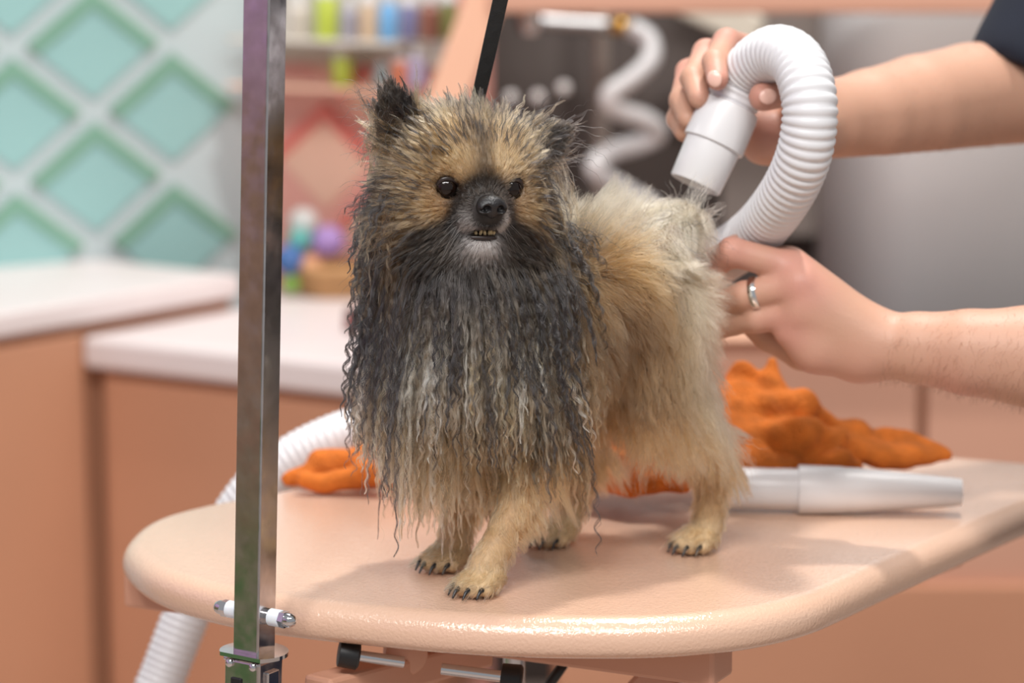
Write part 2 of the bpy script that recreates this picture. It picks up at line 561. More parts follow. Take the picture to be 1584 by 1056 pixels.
# grey curved screen
V, Q = [], []
ca = at(1300, 300, 2.25); cb = at(1900, 300, 2.1)
pl = []
for i in range(15):
    a = i / 14 * math.radians(88)
    pl.append((ca[0] + 0.12 - 0.12 * math.sin(math.radians(90) - a) * 1.0, ca[1] + 0.22 - 0.22 * math.sin(a)))
pl.append((cb[0], ca[1]))
th = 0.012
for (x, y) in pl: V += [(x, y, 0.45), (x, y, 1.9)]
for i in range(len(pl) - 1): Q.append((2 * i, 2 * i + 2, 2 * i + 3, 2 * i + 1))
me = mesh_of('screen', V, Q)
sc_ = link('bath_screen', me, M['grey'], None, True)
md = sc_.modifiers.new('thick', 'SOLIDIFY'); md.thickness = th; md.offset = 1
tag(sc_, 'tall light grey bath screen with a curved edge behind the arms', 'screen')

def cab_panel(name, pxa, pya, pxb, pyb, Y, m, parent, th=0.03, bevel=0.004):
    a = at(pxa, pya, Y); b = at(pxb, pyb, Y)
    return box(name, ((a[0] + b[0]) / 2, Y + th / 2, (a[2] + b[2]) / 2), (abs(b[0] - a[0]), th, abs(a[2] - b[2])), m, parent, bevel=bevel)
pc = empty('bath_plinth', tuple(at(1300, 900, 1.75) * np.array([1, 1, 0])))
tag(pc, 'peach panelled bath plinth below the grey screen', 'plinth')
cab_panel('panel', 860, 530, 1413, 905, 1.72, M['salmon_light'], pc)
cab_panel('panel', 1437, 530, 2100, 905, 1.72, M['salmon_light'], pc)
cab_panel('backing', 860, 535, 2090, 900, 1.752, M['salmon'], pc, 0.25)
cab_panel('base', 860, 906, 2100, 1250, 1.70, M['salmon'], pc, 0.3)
cab_panel('ledge', 860, 520, 2100, 530, 1.69, M['peach'], pc, 0.06)

# side wall added out of frame, its colour bands made up for chrome reflections
sw = box('reflected_wall', (-2.63, -1.2, 1.25), (0.06, 5.0, 2.5), mat('mauve_reflected_paint', (176, 146, 184), 0.6, noise=(2, 0.04)))
tag(sw, kind='structure')
t1 = box('reflected_band_1', (-2.58, -1.2, 0.18), (0.05, 5.0, 0.36), mat('green_reflected_paint', (86, 124, 76), 0.5, noise=(3, 0.05)), bevel=0.005); tag(t1, kind='structure')
t2 = box('reflected_band_2', (-2.585, -1.2, 0.745), (0.04, 5.0, 0.77), mat('brown_reflected_paint', (140, 114, 96), 0.5, noise=(3, 0.08)), bevel=0.005); tag(t2, kind='structure')

# ------------------------------------------------------------------ far-left shelves with bottles on the coral wall
def bottle(name, px, pyb, w_px, h_px, rgb, label, shape, off=0.07):
    p = on_plane(px, pyb, K + nC * off, nC)
    d = p[1] + 2.0
    r = w_px / F_PX * d / 2; h = h_px / F_PX * d
    m = mat('bottle_plastic', rgb, 0.35, noise=(10, 0.03))
    root = empty(name, tuple(p))
    tag(root, label, 'bottle', 'grooming bottles on the coral wall shelves')
    if shape == 0:
        prof = [(0, r * .9), (h * .03, r), (h * .62, r), (h * .74, r * .55), (h * .78, r * .4)]
        cap_ = [(h * .78, r * .5), (h * .98, r * .5), (h, r * .4)]
    else:
        prof = [(0, r * .92), (h * .03, r), (h * .76, r), (h * .80, r * .9)]
        cap_ = [(h * .80, r * .95), (h * .97, r * .95), (h, r * .85)]
    lathe('bottle_body', prof, p, (0, 0, 1), m, root, 20)
    lathe('cap', cap_, p, (0, 0, 1), M['white_plastic'], root, 20)
shz = []
for (pyy, zc) in ((62, 0), (134, 1)):
    p = on_plane(560, pyy, K + nC * 0.07, nC)
    shz.append(p[2])
    s0 = K + DC * 0.02 + nC * .024; s1 = K + DC * 0.33 + nC * .024
    sh = prism('shelf', [s0, s1, s1 + nC * 0.10, s0 + nC * 0.10], p[2] - 0.006, p[2], M['peach_tile'] if zc else M['offwhite'], bevel=0.001)
    tag(sh, 'upper pale shelf of bottles on the coral wall' if zc == 0 else 'lower pink shelf of bottles on the coral wall', 'shelf')
pgb = prism('pegboard', [K + DC * .03 + nC * .012, K + DC * .37 + nC * .012, K + DC * .37 + nC * .022, K + DC * .03 + nC * .022], on_plane(560, 98, K, nC)[2], 1.62, M['offwhite'], bevel=.002)
tag(pgb, 'pale backing board behind the upper bottles on the coral wall', 'board')
rows = [(62, [(462, 34, 74, (206, 196, 186), 'cream'), (505, 36, 84, (186, 200, 78), 'lime green'), (541, 30, 66, (160, 156, 168), 'grey lilac'), (570, 28, 70, (208, 180, 150), 'tan'), (601, 30, 76, (112, 168, 214), 'sky blue'), (632, 26, 66, (120, 120, 160), 'slate blue'), (664, 34, 74, (140, 92, 78), 'reddish brown'), (694, 26, 72, (118, 118, 66), 'olive')]),
        (134, [(530, 32, 60, (182, 196, 76), 'lime green'), (592, 26, 44, (150, 172, 176), 'pale teal'), (618, 26, 50, (206, 124, 92), 'orange'), (645, 30, 60, (172, 160, 186), 'lilac')])]
for r_, (pyy, items) in enumerate(rows):
    for i, (px, w, h, rgb, cn) in enumerate(items):
        bottle('shampoo_bottle', px, pyy, w, h, rgb, '%s bottle on the %s shelf of the coral wall' % (cn, 'upper' if r_ == 0 else 'lower'), (i + r_) % 2)

# toys and basket on the white worktop
def put_px(px, py, z):
    return on_z(px, py, z)
bp_ = put_px(522, 455, zl)
bk = empty('toy_basket', tuple(bp_)); tag(bk, 'tan woven basket on the white worktop behind the post', 'basket')
wick = mat('tan_wicker', (186, 142, 96), 0.8, noise=(30, 0.2), bump=(60, 0.6, 0.004))
for i in range(4):
    R_ = 0.052 + 0.004 * i
    a = np.linspace(0, 2 * PI, 33)
    sweep('basket_coil', np.stack([bp_[0] + R_ * np.cos(a), bp_[1] + R_ * np.sin(a), np.full(33, bp_[2] + 0.007 + 0.012 * i)], 1), 0.0075, wick, bk, 8, False)
lathe('basket_bottom', [(0.001, 0.05), (0.006, 0.05)], bp_, (0, 0, 1), wick, bk, 24)
def ball(name, px, py, Yo, r, rgb, label, cat='toy'):
    p = on_plane(px, py, bp_ + np.array([0, Yo, 0]), np.array([0, 1.0, 0]))
    m = mat('toy_rubber', rgb, 0.5, noise=(12, 0.05))
    V, Fc = [], []
    bm = bmesh.new(); bmesh.ops.create_icosphere(bm, subdivisions=3, radius=r)
    for v in bm.verts:                       # knobbly ball
        n = v.co.normalized()
        v.co = n * r * (1 + 0.05 * math.sin(9 * n.x) * math.sin(9 * n.y) * math.sin(9 * n.z + 1))
    me = bpy.data.meshes.new(name); bm.to_mesh(me); bm.free(); me.transform(Matrix.Translation(Vector(p)))
    o = link(name, me, m, None, True); tag(o, label, cat, 'dog toys by the basket')
ball('toy_ball', 508, 374, -0.01, 0.026, (164, 132, 190), 'purple rubber toy ball on top of the tan basket')
ball('toy_ball', 470, 345, 0.03, 0.024, (200, 200, 196), 'white toy ball at the back of the basket')
ball('toy_ball', 464, 372, 0.0, 0.020, (96, 172, 164), 'teal toy ball beside the purple one')
ball('toy_ball', 448, 402, -0.03, 0.024, (66, 104, 160), 'blue toy ball left of the basket')
ball('toy_ball', 450, 440, -0.04, 0.014, (124, 164, 72), 'small green toy ball on the worktop left of the basket')
ball('toy_ball', 480, 412, -0.03, 0.017, (216, 156, 116), 'orange toy ball in front of the purple one')
jp = put_px(549, 512, zl)
jr = empty('treat_jar', tuple(jp)); tag(jr, 'small dark red jar on the white worktop beside the dog', 'jar')
lathe('jar_body', [(0, .014), (.003, .016), (.022, .016), (.026, .012)], jp, (0, 0, 1), mat('dark_red_glass', (120, 52, 48), 0.25, noise=(10, .03)), jr, 20)
lathe('lid', [(.026, .014), (.033, .014), (.034, .012)], jp, (0, 0, 1), mat('dark_lid', (84, 40, 40), 0.4, noise=(10, .03)), jr, 20)

# ------------------------------------------------------------------ tap, pole and coiled hose in the alcove
tp = empty('bath_tap', tuple(at(880, 60, 2.3))); tag(tp, 'chrome bath tap with a brass joint in the dark alcove', 'tap')
YA = 2.3
sweep('spout', catmull([at(828, 32, YA), at(870, 36, YA), at(945, 40, YA)], 8), 0.012, mat('satin_chrome', (170, 168, 168), .35, 1.0, noise=(20, .05)), tp, 16)
sweep('joint', [at(945, 40, YA), at(978, 42, YA)], 0.0135, mat('brass', (206, 160, 84), 0.25, 1.0, noise=(20, .05)), tp, 16)
lathe('tap_body', [(0, .016), (.02, .022), (.05, .022), (.06, .014)], at(820, 52, YA), (0, 0, 1), M['chrome'], tp, 24)
for (px, py) in ((790, 157), (832, 156), (872, 142)):  # white knobs stand in for blurred specular glints off small chrome fittings
    p = at(px, py, YA)
    lathe('glint_knob', [(0, .004), (.006, .009), (.012, .0105), (.018, .009), (.021, .004), (.0215, 0)], p + np.array([0, .01, 0]), (0, -1, 0.55), mat('glint_white', (250, 248, 246), .15, coat=.5, noise=(20, .02)), tp, 20)
pole = empty('riser_pole', tuple(at(930, 200, 2.36) * np.array([1, 1, 0]))); tag(pole, 'grey riser pole behind the coiled white shower hose', 'pole')
pa = at(930, 260, 2.36)
lathe('pole_tube', [(0.5, .014), (1.7, .014)], (pa[0], pa[1], 0), (0, 0, 1), mat('brushed_grey', (160, 150, 142), 0.4, 0.3, noise=(8, .05)), pole, 20)
ch = empty('shower_hose', tuple(at(960, 200, 2.28))); tag(ch, 'coiled white shower hose hanging from the bath tap', 'hose')
path = catmull([at(975, 42, 2.28), at(1003, 60, 2.27), at(1006, 92, 2.25), at(978, 122, 2.22), at(944, 146, 2.2), at(950, 166, 2.21), at(1000, 186, 2.25), at(1018, 206, 2.28), at(990, 222, 2.28), at(944, 236, 2.25), at(920, 262, 2.22), at(960, 290, 2.26), at(1010, 320, 2.3)], 10)
sweep('hose_tube', path, 0.0155, M['white_plastic'], ch, 16)

# ------------------------------------------------------------------ grooming table
TZ = 0.85
tb = empty('grooming_table', (0.1, 0.12, 0)); tag(tb, 'peach grooming table with rounded edge the dog stands on', 'table')
cont = [on_z(px, py, TZ - 0.021) for px, py in ((188, 882), (209, 905), (236, 922), (274, 937), (349, 957), (455, 973), (577, 986), (680, 996), (800, 1003), (923, 1005), (1020, 1004), (1105, 998), (1180, 988), (1258, 969), (1314, 945), (1397, 906), (1481, 868), (1584, 821))]
far = [np.array([.500, .312, 0]), np.array([.530, .362, 0]), np.array([.520, .398, 0]), np.array([.4755, .4095, 0]), np.array([.4075, .439, 0]), np.array([.25, .507, 0]), np.array([.10, .573, 0]), np.array([.055, .588, 0]), np.array([.010, .570, 0]), np.array([-.06, .49, 0])]
lft = [on_z(px, py, TZ - 0.004) for px, py in ((431, 761), (361, 774), (311, 784), (247, 800), (209, 818), (188, 842))]
out = catmull([np.array([p[0], p[1]]) for p in cont + far + lft], 8, True)
out, _ = resample(out, 0.008, True)
# light smoothing of the outline
for _ in range(6):
    out = 0.5 * out + 0.25 * (np.roll(out, 1, 0) + np.roll(out, -1, 0))
tg = np.roll(out, -1, 0) - np.roll(out, 1, 0); tg = nrm(tg)
nn = np.stack([tg[:, 1], -tg[:, 0]], 1)        # outward (counter-clockwise outline)
area2 = np.sum(out[:, 0] * np.roll(out[:, 1], -1) - np.roll(out[:, 0], -1) * out[:, 1])
if area2 < 0: nn = -nn
prof = []
Rr, TH = 0.017, 0.030
for i in range(9):
    a = i / 8 * PI / 2
    prof.append((-Rr + Rr * math.sin(a), TZ - Rr + Rr * math.cos(a)))
for i in range(1, 6):
    a = i / 5 * PI / 2
    prof.append((-0.011 + 0.011 * math.cos(a), TZ - Rr - 0.002 - 0.011 * math.sin(a)))
V, Q = [], []
n = len(out)
for (o_, z) in prof:
    P = out + nn * o_
    V += [(p[0], p[1], z) for p in P]
for i in range(len(prof) - 1):
    for j in range(n):
        k = (j + 1) % n
        Q.append((i * n + j, i * n + k, (i + 1) * n + k, (i + 1) * n + j))
Q.append(tuple(range(n))[::-1]); Q.append(tuple((len(prof) - 1) * n + j for j in range(n)))
me = mesh_of('table_top', V, Q)
bm = bmesh.new(); bm.from_mesh(me); bmesh.ops.recalc_face_normals(bm, faces=bm.faces); bm.to_mesh(me); bm.free()
o = link('table_top', me, M['table'], tb, True)
me.set_sharp_from_angle(angle=math.radians(50))
# under-frame
zb = TZ - 0.030
ba = on_z(212, 902, zb - .015); bb = on_z(1119, 1022, zb - .015)
beam('cross_rail', ba, bb, 0.030, 0.040, M['table_frame'], tb, 0.003, up=(0, 1, 0))
bc = ba + np.array([.30, .40, 0]); bd = bb + np.array([.22, .33, 0])
beam('cross_rail', bc, bd, 0.030, 0.040, M['table_frame'], tb, 0.003)
ta, tbv = at(490, 1072, -0.10), at(745, 1004, 0.06)
beam('lift_arm', ta, tbv, 0.026, 0.024, M['table_frame'], tb, 0.003, up=(0, 0, 1))
beam('lift_arm', at(1010, 1060, -0.02), at(1060, 1010, 0.2), 0.03, 0.03, M['table_frame'], tb, 0.003, up=(0, 1, 0))
lathe('pivot_disc', [(0, .016), (.012, .016), (.014, .013)], at(625, 1006, -0.02), (0.2, -1, 0), M['table_frame'], tb, 28)
lathe('lift_column', [(0.0, .0085), (.40, .0085)], at(795, 1012, 0.10) + np.array([0, 0, -.36]), (0, 0, 1), M['chrome'], tb, 20)
beam('column_foot', np.array([.02, .1, .0]), np.array([.02, .1, .47]), .08, .08, M['table_frame'], tb, 0.004)
box('base_plate', (.1, .15, .02), (.5, .42, .04), M['table_frame'], tb, bevel=.006)
for (pa_, pb_) in (((540, 1012), (625, 1024)), ((683, 1034), (792, 1048))):
    A = at(pa_[0], pa_[1], -0.085 if pa_[0] < 600 else -0.075); Bq = at(pb_[0], pb_[1], -0.08)
    ax = unit(Bq - A)
    lathe('rod', [(0, .0042), (float(np.linalg.norm(Bq - A)), .0042)], A, ax, M['chrome'], tb, 14)
    kp = A if pa_[0] < 600 else Bq
    lathe('knob', [(-.008, .0085), (-.0075, .0098), (.006, .0105), (.0075, .0085), (.008, .003)], kp, ax, M['black'], tb, 20)
sweep('strap', catmull([at(880, 1015, .03), at(866, 1036, .02), at(850, 1060, .02), at(845, 1080, .03)], 6), .004, M['black'], tb, 8)

# ------------------------------------------------------------------ chrome post
YP = -0.135
pb = at(393, 1008, YP); pt_ = at(410, 0, YP)
dirp = unit(pt_ - pb)
top = pb + dirp * ((1.80 - pb[2]) / dirp[2])
ps = empty('grooming_post', (pb[0], pb[1], 0)); tag(ps, 'square chrome grooming post in front of the table', 'post')
RZ = math.radians(30)
zq = dirp
xq = np.array([math.cos(-RZ), math.sin(-RZ), 0]); xq = unit(xq - zq * np.dot(xq, zq)); yq = np.cross(zq, xq)
RP = Matrix(((xq[0], yq[0], zq[0], 0), (xq[1], yq[1], zq[1], 0), (xq[2], yq[2], zq[2], 0), (0, 0, 0, 1)))
S = 0.0217
box('post_tube', tuple((pb + top) / 2), (S, S, float(np.linalg.norm(top - pb))), M['chrome_post'], ps, rot=RP, bevel=.0014, segs=3)
# flange, socket
def disc_plate(name, c, r, t, m, parent, cut=.62):
    pts = []
    for i in range(48):
        a = 2 * PI * i / 48
        x, y = r * math.cos(a), r * math.sin(a)
        y = max(y, -r * cut)
        pts.append((x, y))
    V = [(x, y, 0) for x, y in pts] + [(x, y, t) for x, y in pts]
    Fc = [tuple(range(48, 96)), tuple(reversed(range(48)))] + [(i, (i + 1) % 48, 48 + (i + 1) % 48, 48 + i) for i in range(48)]
    me = mesh_of(name, V, Fc)
    me.transform(Matrix.Translation(Vector(c)) @ RP)
    return link(name, me, m, parent)
disc_plate('flange', pb + zq * -.0015, .0245, .0028, M['chrome'], ps, .70)
SO = 0.030
box('socket', tuple(pb - zq * .046), (SO, SO, .086), M['chrome_post'], ps, rot=RP, bevel=.002, segs=3)
for sx in (-1, 1):
    box('clip', tuple(pb - zq * .05 + xq * sx * (SO / 2 + .001)), (.003, .014, .078), M['chrome'], ps, rot=RP, bevel=.001)
box('slot_plate', tuple(pb - zq * .05 - yq * (SO / 2 + .0005) - xq * .004), (.009, .002, .068), M['black'], ps, rot=RP, bevel=.0008)
lathe('spring_pin', [(0, .002), (.012, .002)], pb - zq * .008 - xq * (SO / 2 + .010), xq, M['chrome'], ps, 12)
for sx in (-1, 1):
    lathe('rivet', [(0, .003), (.0015, .003), (.0025, .002), (.003, 0)], pb - zq * .006 - yq * (SO / 2) + xq * sx * .010, -yq, M['chrome'], ps, 14)
# cross bolt, spacers, acorn nut (axis = xq)
cb_ = at(394, 949, YP)
cb_ = pb + zq * float(np.dot(cb_ - pb, zq))
for sgn in (1, -1):
    ax = xq * sgn
    lathe('washer', [(S / 2, .0058), (S / 2 + .003, .0058)], cb_, ax, M['chrome'], ps, 24)
    lathe('spacer', [(S / 2 + .003, .0062), (S / 2 + .0115, .0062), (S / 2 + .012, .0058)], cb_, ax, M['spacer'], ps, 28)
    lathe('acorn_nut', [(S / 2 + .012, .0062), (S / 2 + .0165, .0064)], cb_, ax, M['chrome'], ps, 6, smooth=False)
    lathe('nut_dome', [(S / 2 + .0165, .0052), (S / 2 + .0195, .0050), (S / 2 + .022, .0040), (S / 2 + .0235, .0022), (S / 2 + .024, 0)], cb_, ax, M['chrome'], ps, 20)
# arm above the frame holding the strap
s_lo = at(731, 190, 0.005); s_hi = at(774, 0, -0.02)
ds = unit(s_hi - s_lo)
s_top = s_lo + ds * ((1.785 - s_lo[2]) / ds[2])
beam('top_arm', top - zq * .012, np.array([s_top[0], s_top[1], top[2] - .012]) + unit(s_top - top) * .05, S, S, M['chrome_post'], ps, .0014)
box('post_foot', (pb[0], pb[1], .37), (.034, .034, .74), M['chrome_post'], ps, bevel=.002)
box('foot_plate', (pb[0], pb[1], .01), (.07, .07, .02), M['chrome'], ps, bevel=.003)

# ------------------------------------------------------------------ strap
st = empty('grooming_strap', tuple(s_lo)); tag(st, 'black webbing strap running up behind the dog head', 'strap')
web = mat('black_webbing', (20, 20, 21), 0.7, bump=(1200, .5, .0008), noise=(200, .25))
wv = unit(np.cross(ds, np.array([0.25, 1.0, 0])))
nv = np.cross(ds, wv)
Rs = Matrix(((wv[0], nv[0], ds[0], 0), (wv[1], nv[1], ds[1], 0), (wv[2], nv[2], ds[2], 0), (0, 0, 0, 1)))
Ls = float(np.linalg.norm(s_top - s_lo))
bm = bmesh.new()
for i in range(0, 41):
    t = i / 40 * Ls
    tw_ = 0.9 * (1 - min(1, t / 0.18))           # turns edge-on towards the neck
    for (a, b) in ((-.0055, -.0008), (.0055, -.0008), (.0055, .0008), (-.0055, .0008)):
        ca_, sa_ = math.cos(tw_), math.sin(tw_)
        bm.verts.new((a * ca_ - b * sa_, a * sa_ + b * ca_, t))
bm.verts.ensure_lookup_table()
for i in range(40):
    for j in range(4):
        k = (j + 1) % 4
        bm.faces.new([bm.verts[i * 4 + j], bm.verts[i * 4 + k], bm.verts[i * 4 + 4 + k], bm.verts[i * 4 + 4 + j]])
me = bpy.data.meshes.new('webbing'); bm.to_mesh(me); bm.free()
me.transform(Matrix.Translation(Vector(s_lo)) @ Rs)
link('webbing', me, web, st)

# ------------------------------------------------------------------ held dryer hose with nozzle
hs = empty('dryer_hose', tuple(at(1075, 285, .13))); tag(hs, 'white corrugated dryer hose with nozzle held over the dog', 'dryer hose')
nz0 = at(1075, 286, .112); nz1 = at(1131, 163, .125)
na = unit(nz1 - nz0); NL = float(np.linalg.norm(nz1 - nz0))
lathe('nozzle', [(.010, .0165), (.001, .0192), (0, .0200), (.001, .0208), (NL * .50, .0222), (NL * .52, .0222)], nz0, na, M['white_plastic'], hs, 48)
lathe('nozzle_throat', [(.060, .0150), (.012, .0163), (.0095, .0168)], nz0, na, M['black'], hs, 32)
lathe('collar', [(NL * .50, .0222), (NL * .505, .0246), (NL * .53, .0248), (NL * .90, .0240), (NL * .98, .0232), (NL, .0205), (NL, .016)], nz0, na, M['white_plastic'], hs, 48)
hp = [nz1 - na * .012, nz1 + na * .006, at(1152, 122, .125), at(1172, 96, .11), at(1204, 81, .085), at(1234, 98, .06), at(1250, 142, .04), at(1252, 192, .035), at(1240, 250, .045), at(1211, 308, .075), at(1166, 362, .13), at(1100, 408, .19),
      at(980, 480, .27), at(850, 560, .33), at(700, 618, .37), at(580, 655, .375), at(500, 684, .365), at(440, 718, .36), at(385, 768, .36), at(335, 850, .36), at(292, 942, .35), at(258, 1030, .34), at(225, 1120, .33), at(185, 1300, .33), at(170, 1600, .4), at(260, 1960, .7)]
hpath = catmull(hp, 12)
hpath, hs_ = resample(hpath, 0.0011)
rr = 0.0205 + 0.0017 * np.abs(np.sin(PI * hs_ / 0.0066)) * 1.0 - 0.0008
sweep('hose_tube', hpath, rr, M['hose'], hs, 28, True)

# ------------------------------------------------------------------ nozzle attachment lying on the table
ly = empty('spare_nozzle', tuple(on_z(1300, 800, TZ))); tag(ly, 'white tapered nozzle tube lying on the table by the towel', 'nozzle')
q0 = on_z(1090, 796, TZ) + np.array([0, .012, 0.0205]); q1 = on_z(1490, 801, TZ) + np.array([0, .012, .0190])
ax = unit(q1 - q0); QL = float(np.linalg.norm(q1 - q0))
lathe('tube', [(0, .0135), (.0, .0165), (.004, .0173), (QL * .365, .0173)], q0, ax, M['white_plastic'], ly, 40)
lathe('collar', [(QL * .365, .0165), (QL * .367, .0203), (QL * .375, .0205), (QL * .53, .0196), (QL * .55, .0190)], q0, ax, M['white_plastic'], ly, 40)
lathe('cone_tip', [(QL * .545, .0191), (QL * .60, .0186), (QL * .97, .0118), (QL, .0110), (QL, .009), (QL * .985, .009), (QL * .98, 0.0)], q0, ax, M['white_plastic'], ly, 40)

# ------------------------------------------------------------------ orange towel
tw = SDF((-0.26, 0.12, TZ - .006), (0.46, 0.46, TZ + .17), 0.0032)
def roll(pts, rads, k=.006):
    tw.chain([np.asarray(p) for p in pts], rads, k)
def tp_(px, py, Y): return at(px, py, Y)
# left flat fold
roll([tp_(448, 740, .29), tp_(500, 722, .30), tp_(560, 718, .31), tp_(640, 722, .31), tp_(760, 715, .30)], [.007, .015, .017, .016, .02])
roll([tp_(470, 742, .27), tp_(560, 738, .27), tp_(660, 738, .26), tp_(800, 735, .25)], [.008, .011, .012, .015])
# mid heap
roll([tp_(760, 720, .28), tp_(880, 715, .25), tp_(960, 700, .235), tp_(1040, 712, .22)], [.02, .024, .030, .022])
roll([tp_(930, 730, .20), tp_(990, 728, .185), tp_(1050, 738, .18)], [.016, .021, .014])
roll([tp_(900, 660, .27), tp_(980, 640, .27), tp_(1080, 625, .28), tp_(1150, 620, .28)], [.02, .024, .02, .02])
# right heap of folds
roll([tp_(1060, 690, .25), tp_(1140, 683, .245), tp_(1230, 680, .25), tp_(1290, 690, .265)], [.022, .022, .021, .014])
roll([tp_(1100, 640, .27), tp_(1180, 640, .27), tp_(1240, 638, .28), tp_(1272, 652, .29)], [.02, .019, .016, .010])
roll([tp_(1110, 714, .225), tp_(1170, 710, .222), tp_(1215, 719, .228), tp_(1250, 726, .24)], [.013, .013, .010, .007])
roll([tp_(1230, 714, .24), tp_(1290, 714, .243), tp_(1320, 719, .255)], [.010, .012, .008])
roll([tp_(1195, 560, .30), tp_(1190, 600, .29), tp_(1180, 640, .28)], [.007, .012, .018])
roll([tp_(1150, 580, .30), tp_(1130, 640, .29)], [.012, .02])
# flat tongue to the right
for i in range(9):
    t = i / 8
    a = tp_(1290 + 22 * t, 676 + 30 * t, .30 - .03 * t); b = tp_(1395 + 72 * t, 690 + 18 * t, .31 - .02 * t)
    tw.cap(a, b, .009, .0045, .008)
roll([tp_(1255, 672, .29), tp_(1330, 672, .30), tp_(1400, 684, .31), tp_(1460, 706, .30)], [.016, .012, .008, .004])
# wrinkle noise
g = [tw.lo[k] + tw.h * np.arange(tw.n[k]) for k in range(3)]
X, Y, Z = np.meshgrid(*g, indexing='ij')
tw.F += (0.0034 * np.sin(70 * X + 3 * np.sin(40 * Y)) * np.sin(95 * Z + 50 * Y + 2) + 0.0014 * np.sin(170 * X + 120 * Y) * np.sin(190 * Z + 60 * X)).astype(np.float32)
tw.F = np.maximum(tw.F, (TZ + .0004 - Z).astype(np.float32))
V, Q = tw.net(); V = tw.relax(V, Q, 1, .4)
o = link('towel', mesh_np('towel', V, Q), M['towel'])
tag(o, 'orange terry towel crumpled on the table behind the dog', 'towel')
del X, Y, Z
# ------------------------------------------------------------------ the person (arms in view, rest beyond the frame)
M['skin'] = mat('skin', (214, 160, 138), 0.5, sss=0.12, attr='col', noise=(30, 0.03), bump=(520, 0.35, 0.0006), spec=0.4)
M['nail'] = mat('finger_nail', (232, 188, 172), 0.22, noise=(30, 0.03))
pr = empty('person', (0.72, 0.22, 0.0))
tag(pr, 'person in a navy t-shirt reaching in to dry the dog', 'person')
parts_V, parts_Q, parts_C = [], [], []
def add_skin(sd, colfn, it=4):
    V, Q = sd.net(); V = sd.relax(V, Q, it, .4)
    parts_Q.append(Q + sum(len(v) for v in parts_V)); parts_V.append(V); parts_C.append(colfn(V))
SK = lin((194, 150, 127)); RED = lin((196, 138, 124)); PALE = lin((222, 172, 150))
def skin_cols(reds, amount=.75, rad=.016):
    def f(V):
        C = np.repeat(SK[None], len(V), 0)
        w = np.zeros(len(V))
        for p in reds:
            w = np.maximum(w, np.exp(-((V - p) ** 2).sum(1) / (2 * rad ** 2)))
        return C * (1 - amount * w[:, None]) + RED * amount * w[:, None]
    return f

# right arm and hand, holding the nozzle
A = SDF((0.10, 0.06, 1.14), (0.56, 0.50, 1.52), 0.0021)
wr = at(1290, 184, .255)
elb = at(1608, 136, .40)
sh_r = np.array([.575, .43, 1.40])
A.chain([wr, at(1345, 180, .285), at(1420, 166, .325), at(1500, 150, .365), elb], [.033, .0395, .0445, .0462, .047], .004)
A.chain([elb, elb + (sh_r - elb) * .5, sh_r], [.047, .054, .06], .01)
mcp = {'i': at(1166, 80, .192), 'm': at(1168, 112, .197), 'r': at(1165, 145, .197), 'p': at(1160, 178, .193)}
for k_, p in mcp.items():
    A.cap(wr, p, .022, .0125, .014)
A.chain([wr, at(1232, 212, .205), at(1185, 212, .180), at(1163, 195, .178)], [.024, .023, .020, .015], .012)
A.chain([at(1250, 205, .225), at(1243, 172, .168)], [.024, .016], .012)
fing = [([mcp['i'], at(1124, 66, .168), at(1106, 96, .121), at(1110, 123, .101)], [.0125, .0112, .0100, .0088]),
        ([mcp['m'], at(1093, 82, .182), at(1072, 122, .140), at(1082, 152, .117)], [.0125, .0112, .0100, .0088]),
        ([mcp['r'], at(1066, 112, .188), at(1054, 156, .152), at(1064, 184, .130)], [.0120, .0108, .0096, .0085]),
        ([mcp['p'], at(1058, 152, .186), at(1048, 184, .160), at(1058, 205, .140)], [.0110, .0096, .0086, .0078]),
        ([at(1243, 172, .168), at(1228, 140, .124), at(1180, 150, .092)], [.0150, .0122, .0112])]
base = A
for pts, rads in fing:
    f = A.like()
    f.chain(pts, rads, .004)
    A.merge(f, .0045)
add_skin(A, skin_cols([at(1124, 66, .16), at(1110, 128, .095), at(1066, 112, .18), at(1180, 150, .085), at(1190, 200, .16), at(1093, 82, .18)]))

# left arm and hand, spread on the dog's rump
B = SDF((0.12, -0.06, 0.95), (0.62, 0.22, 1.24), 0.0021)
YL = .085
wl = at(1345, 532, YL)
B.chain([wl, at(1420, 538, YL - .012), at(1500, 545, YL - .025), at(1590, 551, YL - .03), at(1750, 560, YL - .03), np.array([.60, .04, 1.03])], [.0240, .0275, .0330, .0385, .042, .044], .004)
ml = {'i': at(1222, 408, YL + .022), 'm': at(1226, 414, YL + .002), 'r': at(1238, 440, YL - .010), 'p': at(1238, 484, YL - .010)}
for k_, p in ml.items():
    B.cap(wl, p, .020, .0135, .016)
B.chain([at(1320, 548, YL), at(1262, 536, YL - .002), at(1222, 512, YL - .004)], [.020, .0185, .013], .012)
fl = [([ml['i'], at(1140, 384, YL + .030), at(1104, 402, YL + .034), at(1085, 440, YL + .03)], [.0115, .0105, .0098, .0085]),
      ([ml['m'], at(1132, 389, YL + .000), at(1100, 414, YL + .012), at(1080, 452, YL + .01)], [.0125, .0112, .0100, .0088]),
      ([ml['r'], at(1152, 457, YL + .004), at(1110, 470, YL + .018), at(1085, 490, YL + .02)], [.0128, .0112, .0100, .0085]),
      ([ml['p'], at(1172, 494, YL + .004), at(1135, 500, YL + .016), at(1110, 510, YL + .02)], [.0118, .0102, .0090, .0080]),
      ([at(1300, 545, YL + .030), at(1240, 548, YL + .042), at(1190, 522, YL + .044), at(1160, 500, YL + .04)], [.017, .0125, .0112, .0095])]
for pts, rads in fl:
    f = B.like()
    f.chain(pts, rads, .004)
    B.merge(f, .0045)
